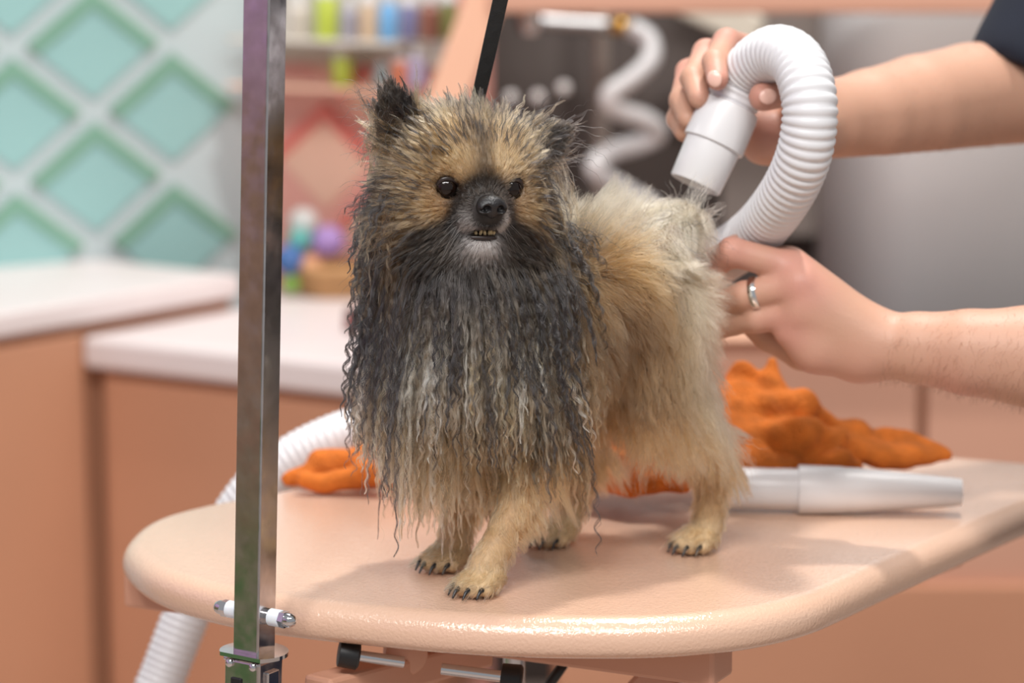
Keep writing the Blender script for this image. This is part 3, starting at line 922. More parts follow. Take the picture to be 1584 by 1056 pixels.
# crease under the little finger
B.chain([at(1200, 508, YL - .028), at(1240, 528, YL - .031), at(1262, 530, YL - .032)], [.0014, .0016, .001], .004, cut=True)
B.chain([at(1196, 474, YL - .026), at(1236, 464, YL - .03)], [.0012, .001], .004, cut=True)
add_skin(B, skin_cols([at(1225, 412, YL - .01), at(1240, 440, YL - .02), at(1210, 515, YL - .02), at(1260, 560, YL), at(1330, 560, YL), at(1132, 389, YL), at(1480, 600, YL - .03)], .8, .018))

# neck and head, far above the frame
Hd = SDF((0.52, 0.08, 1.42), (0.92, 0.36, 1.92), 0.006)
hc = np.array([.70, .22, 1.74])
Hd.cap((.74, .22, 1.42), (.71, .22, 1.62), .062, .056, .03)
Hd.ell(hc + np.array([.01, 0, .02]), (.098, .076, .105), None, .02)
Hd.ell(hc + np.array([-.035, 0, -.055]), (.062, .056, .062), None, .03)
Hd.chain([hc + np.array([-.095, 0, .018]), hc + np.array([-.118, 0, -.022])], [.008, .013], .012)
Hd.ell(hc + np.array([-.088, 0, -.058]), (.014, .024, .008), None, .006)
for s_ in (-1, 1):
    Hd.ell(hc + np.array([.012, s_ * .078, -.005]), (.018, .008, .030), None, .005)
    Hd.ell(hc + np.array([-.094, s_ * .032, .012]), (.012, .017, .010), None, .006, cut=True)
add_skin(Hd, skin_cols([]))
V = np.vstack(parts_V); Q = np.vstack(parts_Q); C = np.vstack(parts_C)
me = mesh_np('skin', V, Q); set_col(me, 'col', C)
link('body', me, M['skin'], pr)
Hr = SDF((0.55, 0.10, 1.60), (0.88, 0.34, 1.92), 0.006)
Hr.ell(hc + np.array([.022, 0, .032]), (.102, .084, .108), None, .01)
Hr.ell(hc + np.array([-.09, 0, -.03]), (.085, .10, .095), None, .01, cut=True)
V, Q = Hr.net()
link('hair', mesh_np('hair', V, Q), mat('dark_brown_hair', (52, 38, 30), .6, noise=(60, .3), bump=(200, .6, .003)), pr)
for s_ in (-1, 1):
    bm = bmesh.new(); bmesh.ops.create_uvsphere(bm, u_segments=16, v_segments=10, radius=.011)
    me = bpy.data.meshes.new('eye'); bm.to_mesh(me); bm.free(); me.transform(Matrix.Translation(Vector(hc + np.array([-.082, s_ * .032, .012]))))
    link('eye', me, mat('eye_white', (60, 50, 46), .2, noise=(20, .1)), pr, True)

# t-shirt and trousers
T = SDF((0.36, -0.13, 0.78), (1.0, 0.62, 1.60), 0.0065)
T.chain([(.74, .22, .84), (.73, .22, 1.05), (.72, .22, 1.25)], [.125, .13, .13], .06)
T.cap((.72, .12, 1.30), (.72, .32, 1.30), .12, .12, .06)
T.cap((.73, .10, 1.42), (.73, .34, 1.42), .06, .06, .05)
hem_c = at(1618, 108, .385)
T.chain([np.array([.71, .40, 1.40]), sh_r, hem_c], [.07, .072, .069], .03)
T.chain([np.array([.72, .04, 1.40]), np.array([.68, .02, 1.26]), np.array([.65, .03, 1.14])], [.072, .068, .062], .03)
# hem cuts
ud = unit(hem_c - sh_r)
T.ell(hem_c + ud * .052, (.10, .10, .040), np.array([unit(np.cross(ud, [0, 1, 0])), unit(np.cross(ud, np.cross(ud, [0, 1, 0]))), ud]), .004, cut=True)
ud2 = unit(np.array([.65, .03, 1.14]) - np.array([.68, .02, 1.26]))
T.ell(np.array([.65, .03, 1.14]) + ud2 * .05, (.10, .10, .035), np.array([unit(np.cross(ud2, [0, 1, 0])), unit(np.cross(ud2, np.cross(ud2, [0, 1, 0]))), ud2]), .004, cut=True)
T.ell((.72, .22, 1.53), (.075, .075, .035), None, .01, cut=True)
V, Q = T.net(); V = T.relax(V, Q, 2, .5)
link('t_shirt', mesh_np('t_shirt', V, Q), M['navy'], pr)
J = SDF((0.5, -0.0, -0.01), (1.0, 0.46, 0.95), 0.009)
J.cap((.74, .16, .86), (.74, .28, .86), .118, .118, .05)
for s_ in (-1, 1):
    J.chain([(.74, .22 + s_ * .075, .80), (.735, .22 + s_ * .09, .48), (.75, .22 + s_ * .095, .06)], [.10, .075, .055], .03)
V, Q = J.net()
link('trousers', mesh_np('trousers', V, Q), M['jeans'], pr)
for s_ in (-1, 1):
    Sh = SDF((.5, .22 + s_ * .095 - .09, -.01), (.92, .22 + s_ * .095 + .09, .14), .006)
    yy = .22 + s_ * .095
    Sh.chain([(.79, yy, .045), (.70, yy, .038), (.60, yy + s_ * .006, .028)], [.044, .042, .032], .02)
    Sh.F = np.maximum(Sh.F, (0.001 - (Sh.lo[2] + Sh.h * np.arange(Sh.n[2])))[None, None, :].astype(np.float32))
    V, Q = Sh.net()
    link('shoe', mesh_np('shoe', V, Q), M['black'], pr)
# nails
def nail(p, n, along, w, l):
    n = unit(n); a = unit(np.asarray(along) - n * np.dot(along, n)); b = np.cross(n, a)
    bm = bmesh.new(); bmesh.ops.create_uvsphere(bm, u_segments=16, v_segments=10, radius=1)
    me = bpy.data.meshes.new('finger_nail'); bm.to_mesh(me); bm.free()
    R = Matrix(((b[0] * w, a[0] * l, n[0] * .0022, p[0]), (b[1] * w, a[1] * l, n[1] * .0022, p[1]), (b[2] * w, a[2] * l, n[2] * .0022, p[2]), (0, 0, 0, 1)))
    me.transform(R)
    link('finger_nail', me, M['nail'], pr, True)
itip = at(1110, 123, .101)
nail(itip + unit([-.35, -.9, .12]) * .0082, [-.35, -.9, .12], itip - at(1106, 96, .121), .0058, .0068)
ttip = at(1180, 150, .092)
nail(ttip + unit([.28, -.92, .1]) * .0105, [.28, -.92, .1], ttip - at(1228, 140, .124), .0062, .0075)
# ring on the left ring finger
r0, r1 = ml['r'], at(1152, 457, YL + .004)
rc = r0 + (r1 - r0) * .80; ra_ = unit(r1 - r0)
lathe('ring', [(-.0028, .0118), (-.0030, .0128), (-.0022, .0133), (.0022, .0133), (.0030, .0128), (.0028, .0118)], rc, ra_, M['steel_ring'], pr, 40)

# fine dark hair on the forearms
def hair_curves(name, P, rad, colr, m, parent):
    """P (N,n,3) points, rad (N,n), colr (N,n,3)"""
    N_, n_ = P.shape[:2]
    cu = bpy.data.hair_curves.new(name)
    cu.add_curves([n_] * N_)
    cu.attributes['position'].data.foreach_set('vector', np.ascontiguousarray(P, np.float32).ravel())
    a = cu.attributes.get('radius') or cu.attributes.new('radius', 'FLOAT', 'POINT')
    a.data.foreach_set('value', np.ascontiguousarray(rad, np.float32).ravel())
    a = cu.attributes.new('col', 'FLOAT_COLOR', 'POINT')
    buf = np.ones((N_, n_, 4), np.float32); buf[..., :3] = colr
    a.data.foreach_set('color', buf.ravel())
    cu.materials.append(m)
    o = bpy.data.objects.new(name, cu)
    COL.objects.link(o)
    if parent is not None:
        o.parent = parent
        o.matrix_parent_inverse = Matrix.Translation(parent.location).inverted()
    o['kind'] = 'stuff'
    return o

def hair_mat(name, rough=.35, radial=.45, coat=.0, use_attr=True, rgb=(80, 60, 45)):
    m = bpy.data.materials.new(name); m.use_nodes = True
    nt = m.node_tree; nt.nodes.clear()
    out = nt.nodes.new('ShaderNodeOutputMaterial')
    h = nt.nodes.new('ShaderNodeBsdfHairPrincipled')
    h.model = 'CHIANG'
    h.parametrization = 'COLOR'
    h.inputs['Roughness'].default_value = rough
    h.inputs['Radial Roughness'].default_value = radial
    h.inputs['Coat'].default_value = coat
    h.inputs['Random Roughness'].default_value = .2
    if use_attr:
        a = nt.nodes.new('ShaderNodeAttribute'); a.attribute_name = 'col'
        nt.links.new(a.outputs['Color'], h.inputs['Color'])
    else:
        h.inputs['Color'].default_value = tuple(lin(rgb)) + (1,)
    nt.links.new(h.outputs[0], out.inputs[0])
    return m
M['arm_hair'] = hair_mat('arm_hair', rgb=(70, 50, 38), use_attr=False)
def arm_hair(sd, lo, hi, n, flow):
    V, Q = sd.net()
    c = V[Q].mean(1)
    m = (c[:, 0] > lo) & (c[:, 0] < hi)
    c = c[m]
    if len(c) == 0: return np.zeros((0, 4, 3))
    p = c[rng.integers(0, len(c), n)] + rng.normal(0, .0008, (n, 3))
    nn_ = sd.grad(p)
    d = nrm(nrm(np.asarray(flow) + rng.normal(0, .35, (n, 3))) + nn_ * .35)
    L_ = rng.uniform(.004, .010, n)
    t = np.linspace(0, 1, 4)
    P = p[:, None] + d[:, None] * (L_[:, None] * t)[..., None]
    P -= nn_[:, None] * (L_[:, None] * t ** 2 * .25)[..., None]
    return P
PA = np.concatenate([arm_hair(B, .285, .44, 2200, [-.3, 0, -.9]), arm_hair(A, .30, .42, 700, [-.6, 0, -.6])])
hair_curves('arm_hair', PA, np.repeat(np.array([[.00007, .00006, .00005, .00002]]), len(PA), 0), np.repeat(np.repeat(lin((70, 50, 38))[None, None], 4, 1), len(PA), 0), M['arm_hair'], pr)
# ------------------------------------------------------------------ the dog
dg = empty('dog', (-0.036 + .06, -0.03 + .05, TZ))
tag(dg, 'small wet long-haired tan and black dog standing on the table', 'dog')
O = np.array([-0.036, -0.03, TZ]); hd = unit([-.763, -.647, 0]); lv = unit([.647, -.763, 0]); UP = np.array([0, 0, 1.0])
def W(s, l, z): return O + hd * s + lv * l + UP * z
yaw, roll_ = math.radians(22), math.radians(-3)
fh = unit([math.sin(yaw), -math.cos(yaw), -.06])
e0_ = unit(np.cross([0, 0, -1.0], fh)) * -1.0
if e0_[0] < 0: e0_ = -e0_
u0_ = np.cross(fh, e0_)
if u0_[2] < 0: u0_ = -u0_
eh = e0_ * math.cos(roll_) + u0_ * math.sin(roll_)
uh = u0_ * math.cos(roll_) - e0_ * math.sin(roll_)
EM = at(739, 290, -.073)                       # between the eyes
def Hh(e, f, u): return EM + eh * e + fh * f + uh * u
HAX = np.array([eh, fh, uh])
D = SDF((-.20, -.20, TZ - .004), (.27, .25, TZ + .41), .0028)
# trunk
D.chain([W(-.005, 0, .185), W(-.05, 0, .200), W(-.11, 0, .210), W(-.150, 0, .210)], [.050, .052, .048, .044], .03)
D.ell(W(.004, 0, .165), (.046, .045, .058), np.array([hd, lv, UP]), .03)
D.ell(W(-.158, .004, .198), (.040, .047, .044), np.array([hd, lv, UP]), .03)
# neck
D.chain([W(-.03, 0, .225), Hh(0, -.045, -.040), Hh(0, -.035, -.01)], [.048, .045, .042], .03)
D.chain([W(.005, 0, .19), Hh(0, -.03, -.05)], [.045, .038], .03)
# skull, cheeks, muzzle, jaw
D.ell(Hh(0, -.030, .006), (.050, .043, .036), HAX, .015)
for s_ in (-1, 1):
    D.ell(Hh(s_ * .030, -.022, -.016), (.026, .028, .024), HAX, .015)
    D.ell(Hh(s_ * .024, -.004, .011), (.013, .008, .006), HAX, .008)
D.cap(Hh(0, -.010, -.012), Hh(0, .013, -.014), .0185, .0145, .010)
D.cap(Hh(0, .012, -.0125), Hh(0, .022, -.0135), .0105, .0088, .006)
for s_ in (-1, 1):
    D.ell(Hh(s_ * .0085, .0125, -.0205), (.0105, .0105, .0080), HAX, .005)
D.cap(Hh(0, -.020, -.036), Hh(0, .0085, -.0410), .017, .0085, .008)
D.ell(Hh(0, .0110, -.0395), (.0125, .009, .0068), HAX, .005)
# mouth slit
D.ell(Hh(0.0005, .022, -.0295), (.0145, .012, .0034), HAX, .0025, cut=True)
# eye sockets
EYES = [Hh(-.0245, .0005, 0), Hh(.0245, .0005, 0)]
for p in EYES:
    D.ell(p + fh * .004, (.0086, .0086, .0078), HAX, .003, cut=True)
# ears
ear_data = []
for base, tip, wv_ in ((Hh(-.046, -.034, .028), Hh(-.060, -.034, .067), [.9, .1, .3]), (Hh(.050, -.034, .018), Hh(.084, -.040, .039), [.5, .1, -.75])):
    ax_ = unit(tip - base); w_ = eh * wv_[0] + fh * wv_[1] + uh * wv_[2]; w_ = unit(w_ - ax_ * np.dot(w_, ax_)); n_ = np.cross(ax_, w_)
    L_ = np.linalg.norm(tip - base)
    D.ell(base + ax_ * L_ * .30, (L_ * .64, .0185, .0046), np.array([ax_, w_, n_]), .006)
    D.cap(base + ax_ * L_ * .35, tip, .0075, .0030, .006)
    # concave inner face
    nf_ = n_ if np.dot(n_, fh) > 0 else -n_
    D.ell(base + ax_ * L_ * .25 + nf_ * .0085, (L_ * .42, .0085, .0060), np.array([ax_, w_, n_]), .004, cut=True)
    ear_data.append((base, tip))
# legs: (hip, knee/elbow, hock/wrist, paw)
FL, FR, HL, HR = W(.014, .037, 0), W(-.014, -.037, 0), W(-.199, .044, 0), W(-.129, -.044, 0)
legs = [
    ('FL', [W(-.015, .036, .16), W(-.035, .040, .115), W(-.018, .039, .055), FL + hd * -.006 + UP * .022], [.030, .019, .0125, .0125]),
    ('FR', [W(-.015, -.036, .16), W(-.045, -.038, .115), W(-.030, -.038, .055), FR + hd * -.008 + UP * .022], [.030, .019, .0125, .0125]),
    ('HL', [W(-.165, .030, .185), W(-.162, .044, .120), W(-.216, .045, .065), HL + hd * -.012 + UP * .020], [.038, .024, .0125, .0120]),
    ('HR', [W(-.160, -.030, .185), W(-.125, -.046, .120), W(-.165, -.045, .065), HR + hd * -.012 + UP * .020], [.044, .026, .0125, .0120])]
claws = []
for nm, pts, rads in legs:
    D.chain([np.asarray(p) for p in pts], rads, .012)
    paw = {'FL': FL, 'FR': FR, 'HL': HL, 'HR': HR}[nm]
    # paws face a little to the left of the camera
    fd = unit(hd * .75 + np.array([-.15, -.65, 0]) * .8); sd = np.array([-fd[1], fd[0], 0])
    D.ell(paw - fd * .002 + UP * .0095, (.017, .0165, .0105), np.array([fd, sd, UP]), .006)
    for j, off in enumerate((-.0125, -.0045, .0045, .0125)):
        r = .0064 if j in (1, 2) else .0060
        fwd = .017 if j in (1, 2) else .011
        t0 = paw + sd * off * .75 + UP * .011; t1 = paw + sd * off + fd * fwd + UP * .0072
        D.cap(t0, t1, .006, r, .0025)
        claws.append((t1 + fd * .004 + UP * .001, t1 + fd * .0125 - UP * .0052, r))
# tail
tail = [W(-.180, .0, .235), W(-.198, .010, .247), W(-.200, .026, .254), W(-.182, .038, .254), W(-.158, .046, .246)]
D.chain(tail, [.018, .013, .011, .010, .008], .012)
# flatten paw bottoms on the table
zz_ = D.lo[2] + D.h * np.arange(D.n[2])
D.F = np.maximum(D.F, (TZ + .0006 - zz_)[None, None, :].astype(np.float32))
V, Q = D.net(); V = D.relax(V, Q, 1, .35)
V[:, 2] = np.maximum(V[:, 2], TZ + .0003)

# ---- colour fields
def c_(r, g, b): return lin((r, g, b))
TAN, GREY, BLACK, WHITE, CREAM, BROWN, GOLD = c_(206, 168, 122), c_(112, 102, 92), c_(26, 24, 25), c_(226, 216, 210), c_(228, 206, 170), c_(136, 108, 78), c_(192, 136, 76)
def gauss(d2, r): return np.exp(-d2 / (2 * r * r))
def mixc(a, b, w): return a * (1 - w[:, None]) + b * w[:, None]
def headc(P):
    q = P - EM
    return q @ eh, q @ fh, q @ uh
def sstep(x, a, b):
    t = np.clip((x - a) / (b - a), 0, 1)
    return t * t * (3 - 2 * t)
def ear_w(P):
    w = np.zeros(len(P))
    for b, t in ear_data:
        ax_ = t - b; L2 = ax_ @ ax_
        s = np.clip(((P - b) @ ax_) / L2, 0, 1.1)
        d = np.linalg.norm(P - b - s[:, None] * ax_, axis=1)
        w = np.maximum(w, (1 - sstep(d, .013, .019)) * sstep(((P - b) @ ax_) / L2, -.05, .25))
    return w
def head_col(P):
    e, f, u = headc(P)
    n = len(P)
    C = np.repeat(TAN[None], n, 0)
    C = mixc(C, c_(196, 148, 102), .6 * gauss((np.abs(e) - .026) ** 2 + (u + .012) ** 2, .012))
    # grey blaze up the forehead
    C = mixc(C, c_(96, 88, 80), .78 * np.exp(-(e / .0095) ** 2) * sstep(u, .000, .012) * (1 - .55 * sstep(u, .03, .05)))
    # dark mask: bridge, muzzle sides, jaw
    dm = np.sqrt((e / 1.0) ** 2 + (f - .012) ** 2 + ((u + .014) / 1.0) ** 2)
    C = mixc(C, c_(40, 35, 33), .97 * (1 - sstep(dm, .021, .031)))
    jaw = sstep(-u - .35 * np.maximum(np.abs(e) - .018, 0), .010, .022) * (1 - sstep(np.abs(e), .036, .052))
    C = mixc(C, c_(38, 34, 33), .96 * jaw * sstep(f, -.06, -.02))
    for s_ in (-1, 1):                         # dark lids, pale lips
        C = mixc(C, c_(70, 54, 46), .9 * gauss((e - s_ * .0245) ** 2 + (u) ** 2 + (f - .002) ** 2, .0075))
        C = mixc(C, WHITE, np.clip((1.35 if s_ > 0 else .75) * gauss((e - s_ * .0122) ** 2 + ((u + .0225) / 1.5) ** 2 + (f - .018) ** 2, .0036), 0, 1))
    C = mixc(C, WHITE, np.clip(1.4 * gauss((e / 1.5) ** 2 + (u + .0400) ** 2 + (f - .017) ** 2, .0052), 0, 1))
    C = mixc(C, c_(40, 36, 36), ear_w(P))
    side = sstep(np.abs(e), .046, .060) * sstep(u, -.03, -.01)
    C = mixc(C, c_(92, 80, 68), .55 * side)
    return C
def dogc(P):
    q = P - O
    return q @ hd, q @ lv, q[:, 2]
def body_col(P, Nn):
    s, l, z = dogc(P)
    n = len(P)
    C = np.repeat(c_(142, 103, 64)[None], n, 0)
    C = mixc(C, GOLD, sstep(z, .205, .235))
    C = mixc(C, CREAM, .9 * sstep(-s, .140, .185) * sstep(z, .05, .11))
    C = mixc(C, c_(104, 74, 46), .85 * gauss(((s + .095) / 1.2) ** 2 + (z - .200) ** 2, .026))
    C = mixc(C, c_(214, 200, 174), .85 * sstep(z, .235, .262))
    C = mixc(C, c_(192, 154, 112), sstep(-z, -.13, -.08))
    C = mixc(C, c_(214, 182, 140), sstep(-z, -.045, -.015))
    return C
def is_head(P):
    e, f, u = headc(P)
    ff = np.where(f > -.028, (f + .028) / 1.5, f + .028)
    r = np.sqrt((e / 1.1) ** 2 + ff ** 2 + (u + .004) ** 2)
    w = (1 - sstep(r, .050, .062)) * sstep(f, -.075, -.045)
    return np.maximum(w, ear_w(P))

hw_ = is_head(V)
Nv = D.grad(V)
skinC = mixc(body_col(V, Nv) * (.40 + .35 * (1 - sstep(dogc(V)[2], .06, .11)))[:, None], head_col(V) * .42, hw_)
_s, _l, _z = dogc(V)
skinC = mixc(skinC, c_(46, 40, 37), sstep(_s, -.075, -.045) * sstep(_z, .10, .13) * (1 - hw_))
e_, f_, u_ = headc(V)
mouth = gauss((e_ / 1.6) ** 2 + (u_ + .0292) ** 2 + (f_ - .013) ** 2, .0048)
skinC = mixc(skinC, c_(58, 34, 34), np.clip(1.5 * mouth, 0, 1))
inner = np.zeros(len(V))
for b_, t_ in ear_data:
    inner = np.maximum(inner, gauss(((V - (b_ + (t_ - b_) * .2 + fh * .004)) ** 2).sum(1), .008))
skinC = mixc(skinC, c_(132, 82, 76), np.clip(inner, 0, 1) * .8)
me = mesh_np('body', V, Q); set_col(me, 'col', skinC)
M['dogskin'] = mat('dog_skin', (150, 120, 90), .55, attr='col', noise=(160, .15), bump=(500, .4, .0008))
link('body', me, M['dogskin'], dg)

# ---- eyes, nose, teeth, claws
M['eye'] = mat('dark_brown_eye', (22, 12, 8), .02, coat=0.0, noise=(60, .2), spec=.42)
M['nose'] = mat('wet_black_nose', (30, 28, 29), .32, bump=(900, .6, .0008), noise=(200, .15))
M['lid'] = mat('dark_eyelid', (44, 34, 32), .35, noise=(200, .15))
M['claw'] = mat('black_claw', (30, 28, 30), .3, noise=(200, .1))
M['tooth'] = mat('stained_tooth', (214, 188, 142), .3, noise=(300, .1))
for p in EYES:
    bm = bmesh.new(); bmesh.ops.create_uvsphere(bm, u_segments=32, v_segments=20, radius=.0094)
    me = bpy.data.meshes.new('eye'); bm.to_mesh(me); bm.free(); me.transform(Matrix.Translation(Vector(p - fh * .0008)))
    eo = link('eye', me, M['eye'], dg, True)
    a = np.linspace(0, 2 * PI, 41)[:-1]
    rim = np.stack([p + eh * .0094 * math.cos(t) + uh * (.0070 * math.sin(t) + .0006) + fh * (.0036 - .0022 * abs(math.cos(t)) ** 2) for t in a])
    rim = np.vstack([rim, rim[:1]])
    sweep('eyelid', rim, .0013, M['lid'], dg, 8, False)
    sg = -1.0 if np.dot(p - EM, eh) < 0 else 1.0
    up_ = catmull([p + eh * sg * .0098 + uh * -.0016 + fh * .0012, p + eh * sg * .0055 + uh * .0058 + fh * .0050, p + uh * .0070 + fh * .0058, p - eh * sg * .0055 + uh * .0048 + fh * .0056, p - eh * sg * .0100 + uh * -.0022 + fh * .0040], 6)
    sweep('upper_lid', up_, np.interp(np.linspace(0, 1, len(up_)), [0, .3, .7, 1], [.0008, .0019, .0019, .0008]), M['lid'], dg, 10)
NF, NU = .0045, .0028
Nz = SDF(Hh(0, .024 + NF, -.013 + NU) - .022, Hh(0, .024 + NF, -.013 + NU) + .022, .0008)
Nz.ell(Hh(0, .0235 + NF, -.0105 + NU), (.0105, .0075, .0066), HAX, .004)
Nz.ell(Hh(0, .0225 + NF, -.0160 + NU), (.0044, .0056, .0050), HAX, .004)
Nz.ell(Hh(0, .0180 + NF, -.0120 + NU), (.0085, .0075, .0075), HAX, .004)
for s_ in (-1, 1):
    Nz.ell(Hh(s_ * .0066, .0245 + NF, -.0128 + NU), (.0048, .0058, .0050), HAX, .002)
    Nz.ell(Hh(s_ * .0052, .0310 + NF, -.0128 + NU), (.0030, .0056, .0028), HAX, .0012, cut=True)
    Nz.ell(Hh(s_ * .0088, .0295 + NF, -.0142 + NU), (.0028, .003, .0011), HAX, .001, cut=True)
Nz.cap(Hh(0, .0312 + NF, -.0125 + NU), Hh(0, .0290 + NF, -.025 + NU), .0006, .0006, .0012, cut=True)
Vn, Qn = Nz.net(); Vn = Nz.relax(Vn, Qn, 1, .3)
link('nose', mesh_np('nose', Vn, Qn), M['nose'], dg)
for i, (xe, hh_) in enumerate(((-.0050, .0026), (-.0022, .0040), (.0014, .0034), (.0046, .0036), (.0066, .0042), (.0086, .0030))):
    p = Hh(xe, .0165 - abs(xe) * .25, -.0312)
    lathe('tooth', [(0, .0011), (hh_ * .5, .0013), (hh_ * .85, .0009), (hh_, .0003)], p, uh + fh * .15 + eh * (.22 if i % 2 else -.2), M['tooth'], dg, 10)
# lips
lipu = catmull([Hh(-.0165, .0075, -.0345), Hh(-.009, .0170, -.0275), Hh(0, .0195, -.0258), Hh(.009, .0170, -.0275), Hh(.0165, .0075, -.0345)], 8)
lipl = catmull([Hh(-.0165, .0075, -.0350), Hh(-.008, .0165, -.0333), Hh(0, .0188, -.0330), Hh(.008, .0165, -.0333), Hh(.0165, .0075, -.0350)], 8)
sweep('lip', lipu, .0011, M['lid'], dg, 8); sweep('lip', lipl, .0017, M['lid'], dg, 8)
for a, b, r in claws:
    P = catmull([a, (a + b) / 2 + UP * .0016, b], 5)
    P[:, 2] = np.maximum(P[:, 2], TZ + .0009)
    sweep('claw', P, np.linspace(.0022, .0006, len(P)), M['claw'], dg, 10)

# ---- fur
tri = np.vstack([Q[:, [0, 1, 2]], Q[:, [0, 2, 3]]])
TA, TB, TC = V[tri[:, 0]], V[tri[:, 1]], V[tri[:, 2]]
tarea = np.linalg.norm(np.cross(TB - TA, TC - TA), axis=1) / 2
tcen = (TA + TB + TC) / 3
def sample_roots(weight, n):
    p = tarea * weight(tcen); p = p / p.sum()
    i = rng.choice(len(p), n, p=p)
    a, b = rng.random(n), rng.random(n)
    m = a + b > 1; a[m] = 1 - a[m]; b[m] = 1 - b[m]
    P = TA[i] + a[:, None] * (TB[i] - TA[i]) + b[:, None] * (TC[i] - TA[i])
    return P, D.grad(P)
def swirl(P, k, seed):
    r = np.random.default_rng(seed)
    out = np.zeros_like(P)
    for _ in range(4):
        kv = r.normal(0, k, (3, 3)); ph = r.uniform(0, 6.28, 3)
        out += np.sin(P @ kv + ph)
    return out / 2
def grow(P, d0, L, grav, npt, margin=.0015, lift=.25, stiff=None):
    n = len(P)
    out = np.zeros((n, npt, 3)); out[:, 0] = P
    d = nrm(d0); p = P.copy()
    h = (L / (npt - 1))[:, None]
    for k in range(1, npt):
        p = p + d * h
        t = k / (npt - 1)
        sd_ = D.sample(p); g = D.grad(p)
        mg = margin + lift * .02 * t
        pen = np.clip(mg - sd_, 0, .01)
        near = sd_ < .04
        p = p + g * (pen * near)[:, None]
        inw = np.minimum((d * g).sum(1), 0) * (sd_ < mg)
        d = nrm(d - g * inw[:, None] + np.array([0, 0, -1.0]) * (grav[:, None] * h * 1.0))
        low = p[:, 2] < TZ + .002
        p[low, 2] = TZ + .002
        out[:, k] = p
    return out
def perp(d):
    a = np.cross(d, np.array([.31, .2, .93])); a = nrm(a)
    return a, np.cross(d, a)
def clumped(G, roots, ids, lock_root, clump, spread, curl, wave_len, L, fuzz, seed, wpow=.7):
    """G (N,n,3) own paths, ids -> lock index whose path is LG"""
    r = np.random.default_rng(seed)
    N_, n_ = G.shape[:2]
    t = np.linspace(0, 1, n_)
    LG = G[lock_root]                                    # lock guides are members themselves
    # crimp the lock guides
    dirs = nrm(np.gradient(LG, axis=1))
    a, b = perp(dirs.reshape(-1, 3)); a = a.reshape(dirs.shape); b = b.reshape(dirs.shape)
    nl = len(lock_root)
    ph1, ph2 = r.uniform(0, 6.28, nl), r.uniform(0, 6.28, nl)
    wl = wave_len * r.uniform(.75, 1.4, nl)
    Ll = L[lock_root]
    amp = curl * r.uniform(.35, 1.25, nl)
    arc = t[None] * Ll[:, None]
    ramp = np.clip(t * 2.5, 0, 1)[None] * amp[:, None]
    LG = LG + a * (np.sin(2 * PI * arc / wl[:, None] + ph1[:, None]) * ramp)[..., None] + b * (np.cos(2 * PI * arc / (wl[:, None] * 1.13) + ph2[:, None]) * ramp * .7)[..., None]
    tgt = LG[ids]
    off = (roots - roots[lock_root][ids])
    w = (clump[:, None] * t[None] ** wpow)
    # children keep a thin share of their root offset along the lock
    tgt = tgt + off[:, None, :] * spread[:, None, None] * (1 - .75 * t)[None, :, None]
    P = G * (1 - w)[..., None] + tgt * w[..., None]
    # shorten toward own length differences are kept through own path; add fuzz
    dd = nrm(np.gradient(P, axis=1)); a, b = perp(dd.reshape(-1, 3)); a = a.reshape(dd.shape); b = b.reshape(dd.shape)
    p1, p2 = r.uniform(0, 6.28, N_), r.uniform(0, 6.28, N_)
    wl2 = wave_len * r.uniform(.6, 1.6, N_)
    arc = t[None] * L[:, None]
    rp = fuzz[:, None] * np.clip(t * 2, 0, 1)[None]
    P = P + a * (np.sin(2 * PI * arc / wl2[:, None] + p1[:, None]) * rp)[..., None] + b * (np.cos(2 * PI * arc / (wl2[:, None] * .8) + p2[:, None]) * rp)[..., None]
    P[:, :, 2] = np.maximum(P[:, :, 2], TZ + .0012)
    P[:, 0] = roots
    return P
def assign(roots, nl):
    li = rng.choice(len(roots), nl, replace=False)
    kd = kdtree.KDTree(nl)
    for i, k in enumerate(li): kd.insert(Vector(roots[k]), i)
    kd.balance()
    ids = np.array([kd.find(Vector(p))[1] for p in roots])
    return li, ids
M['fur_wet'] = hair_mat('wet_fur', .28, .5, .0)
M['fur_dry'] = hair_mat('dry_fur', .42, .6, .0)
def taper(N_, n_, r, tip=.25):
    t = np.linspace(0, 1, n_)
    return r[:, None] * (1 - (1 - tip) * t ** 2)[None]
def vary(C, amt, r):
    return np.clip(C * np.exp(r.normal(0, amt, (len(C), 1))), 0, 1)

# 1) face and head
def w_head(P):
    e, f, u = headc(P)
    w = is_head(P)
    for p in EYES:
        w = w * sstep(np.linalg.norm(P - (p + fh * .004), axis=1), .0085, .0100)
    w = w * (1 - gauss((e / 1.7) ** 2 + (u + .0292) ** 2 + (f - .016) ** 2, .0034))
    w = w * sstep(np.linalg.norm((P - Hh(0, .027, -.0105)) @ HAX.T / np.array([1.15, 1, 1.1]), axis=1), .0100, .0120)
    return w * (1 + 1.2 * sstep(f, -.02, .0))
NH = 42000
P, Nn = sample_roots(w_head, NH)
e, f, u = headc(P)
Mz = Hh(0, .030, -.012)
dmz = np.linalg.norm(P - Mz, axis=1)
deye = np.min([np.linalg.norm(P - (p + fh * .004), axis=1) for p in EYES], axis=0)
ew = ear_w(P)
L = np.interp(dmz, [0, .014, .024, .034, .046, .060, .075, .10], [.0022, .0026, .0040, .0070, .0135, .0225, .0290, .033])
L = np.where((u < -.022) & (dmz > .045), L * 1.5, L)
L = L * (1 - .15 * sstep(np.abs(e), .034, .05) * (u < .02))
L = L * np.interp(deye, [.009, .014, .022], [.35, .6, 1.0])
L = np.where(ew > .5, np.where(rng.random(NH) < .05, .016, .0062), L)
L = L * rng.uniform(.65, 1.2, NH)
away = P - Mz
away = nrm(away - Nn * (away * Nn).sum(1)[:, None])
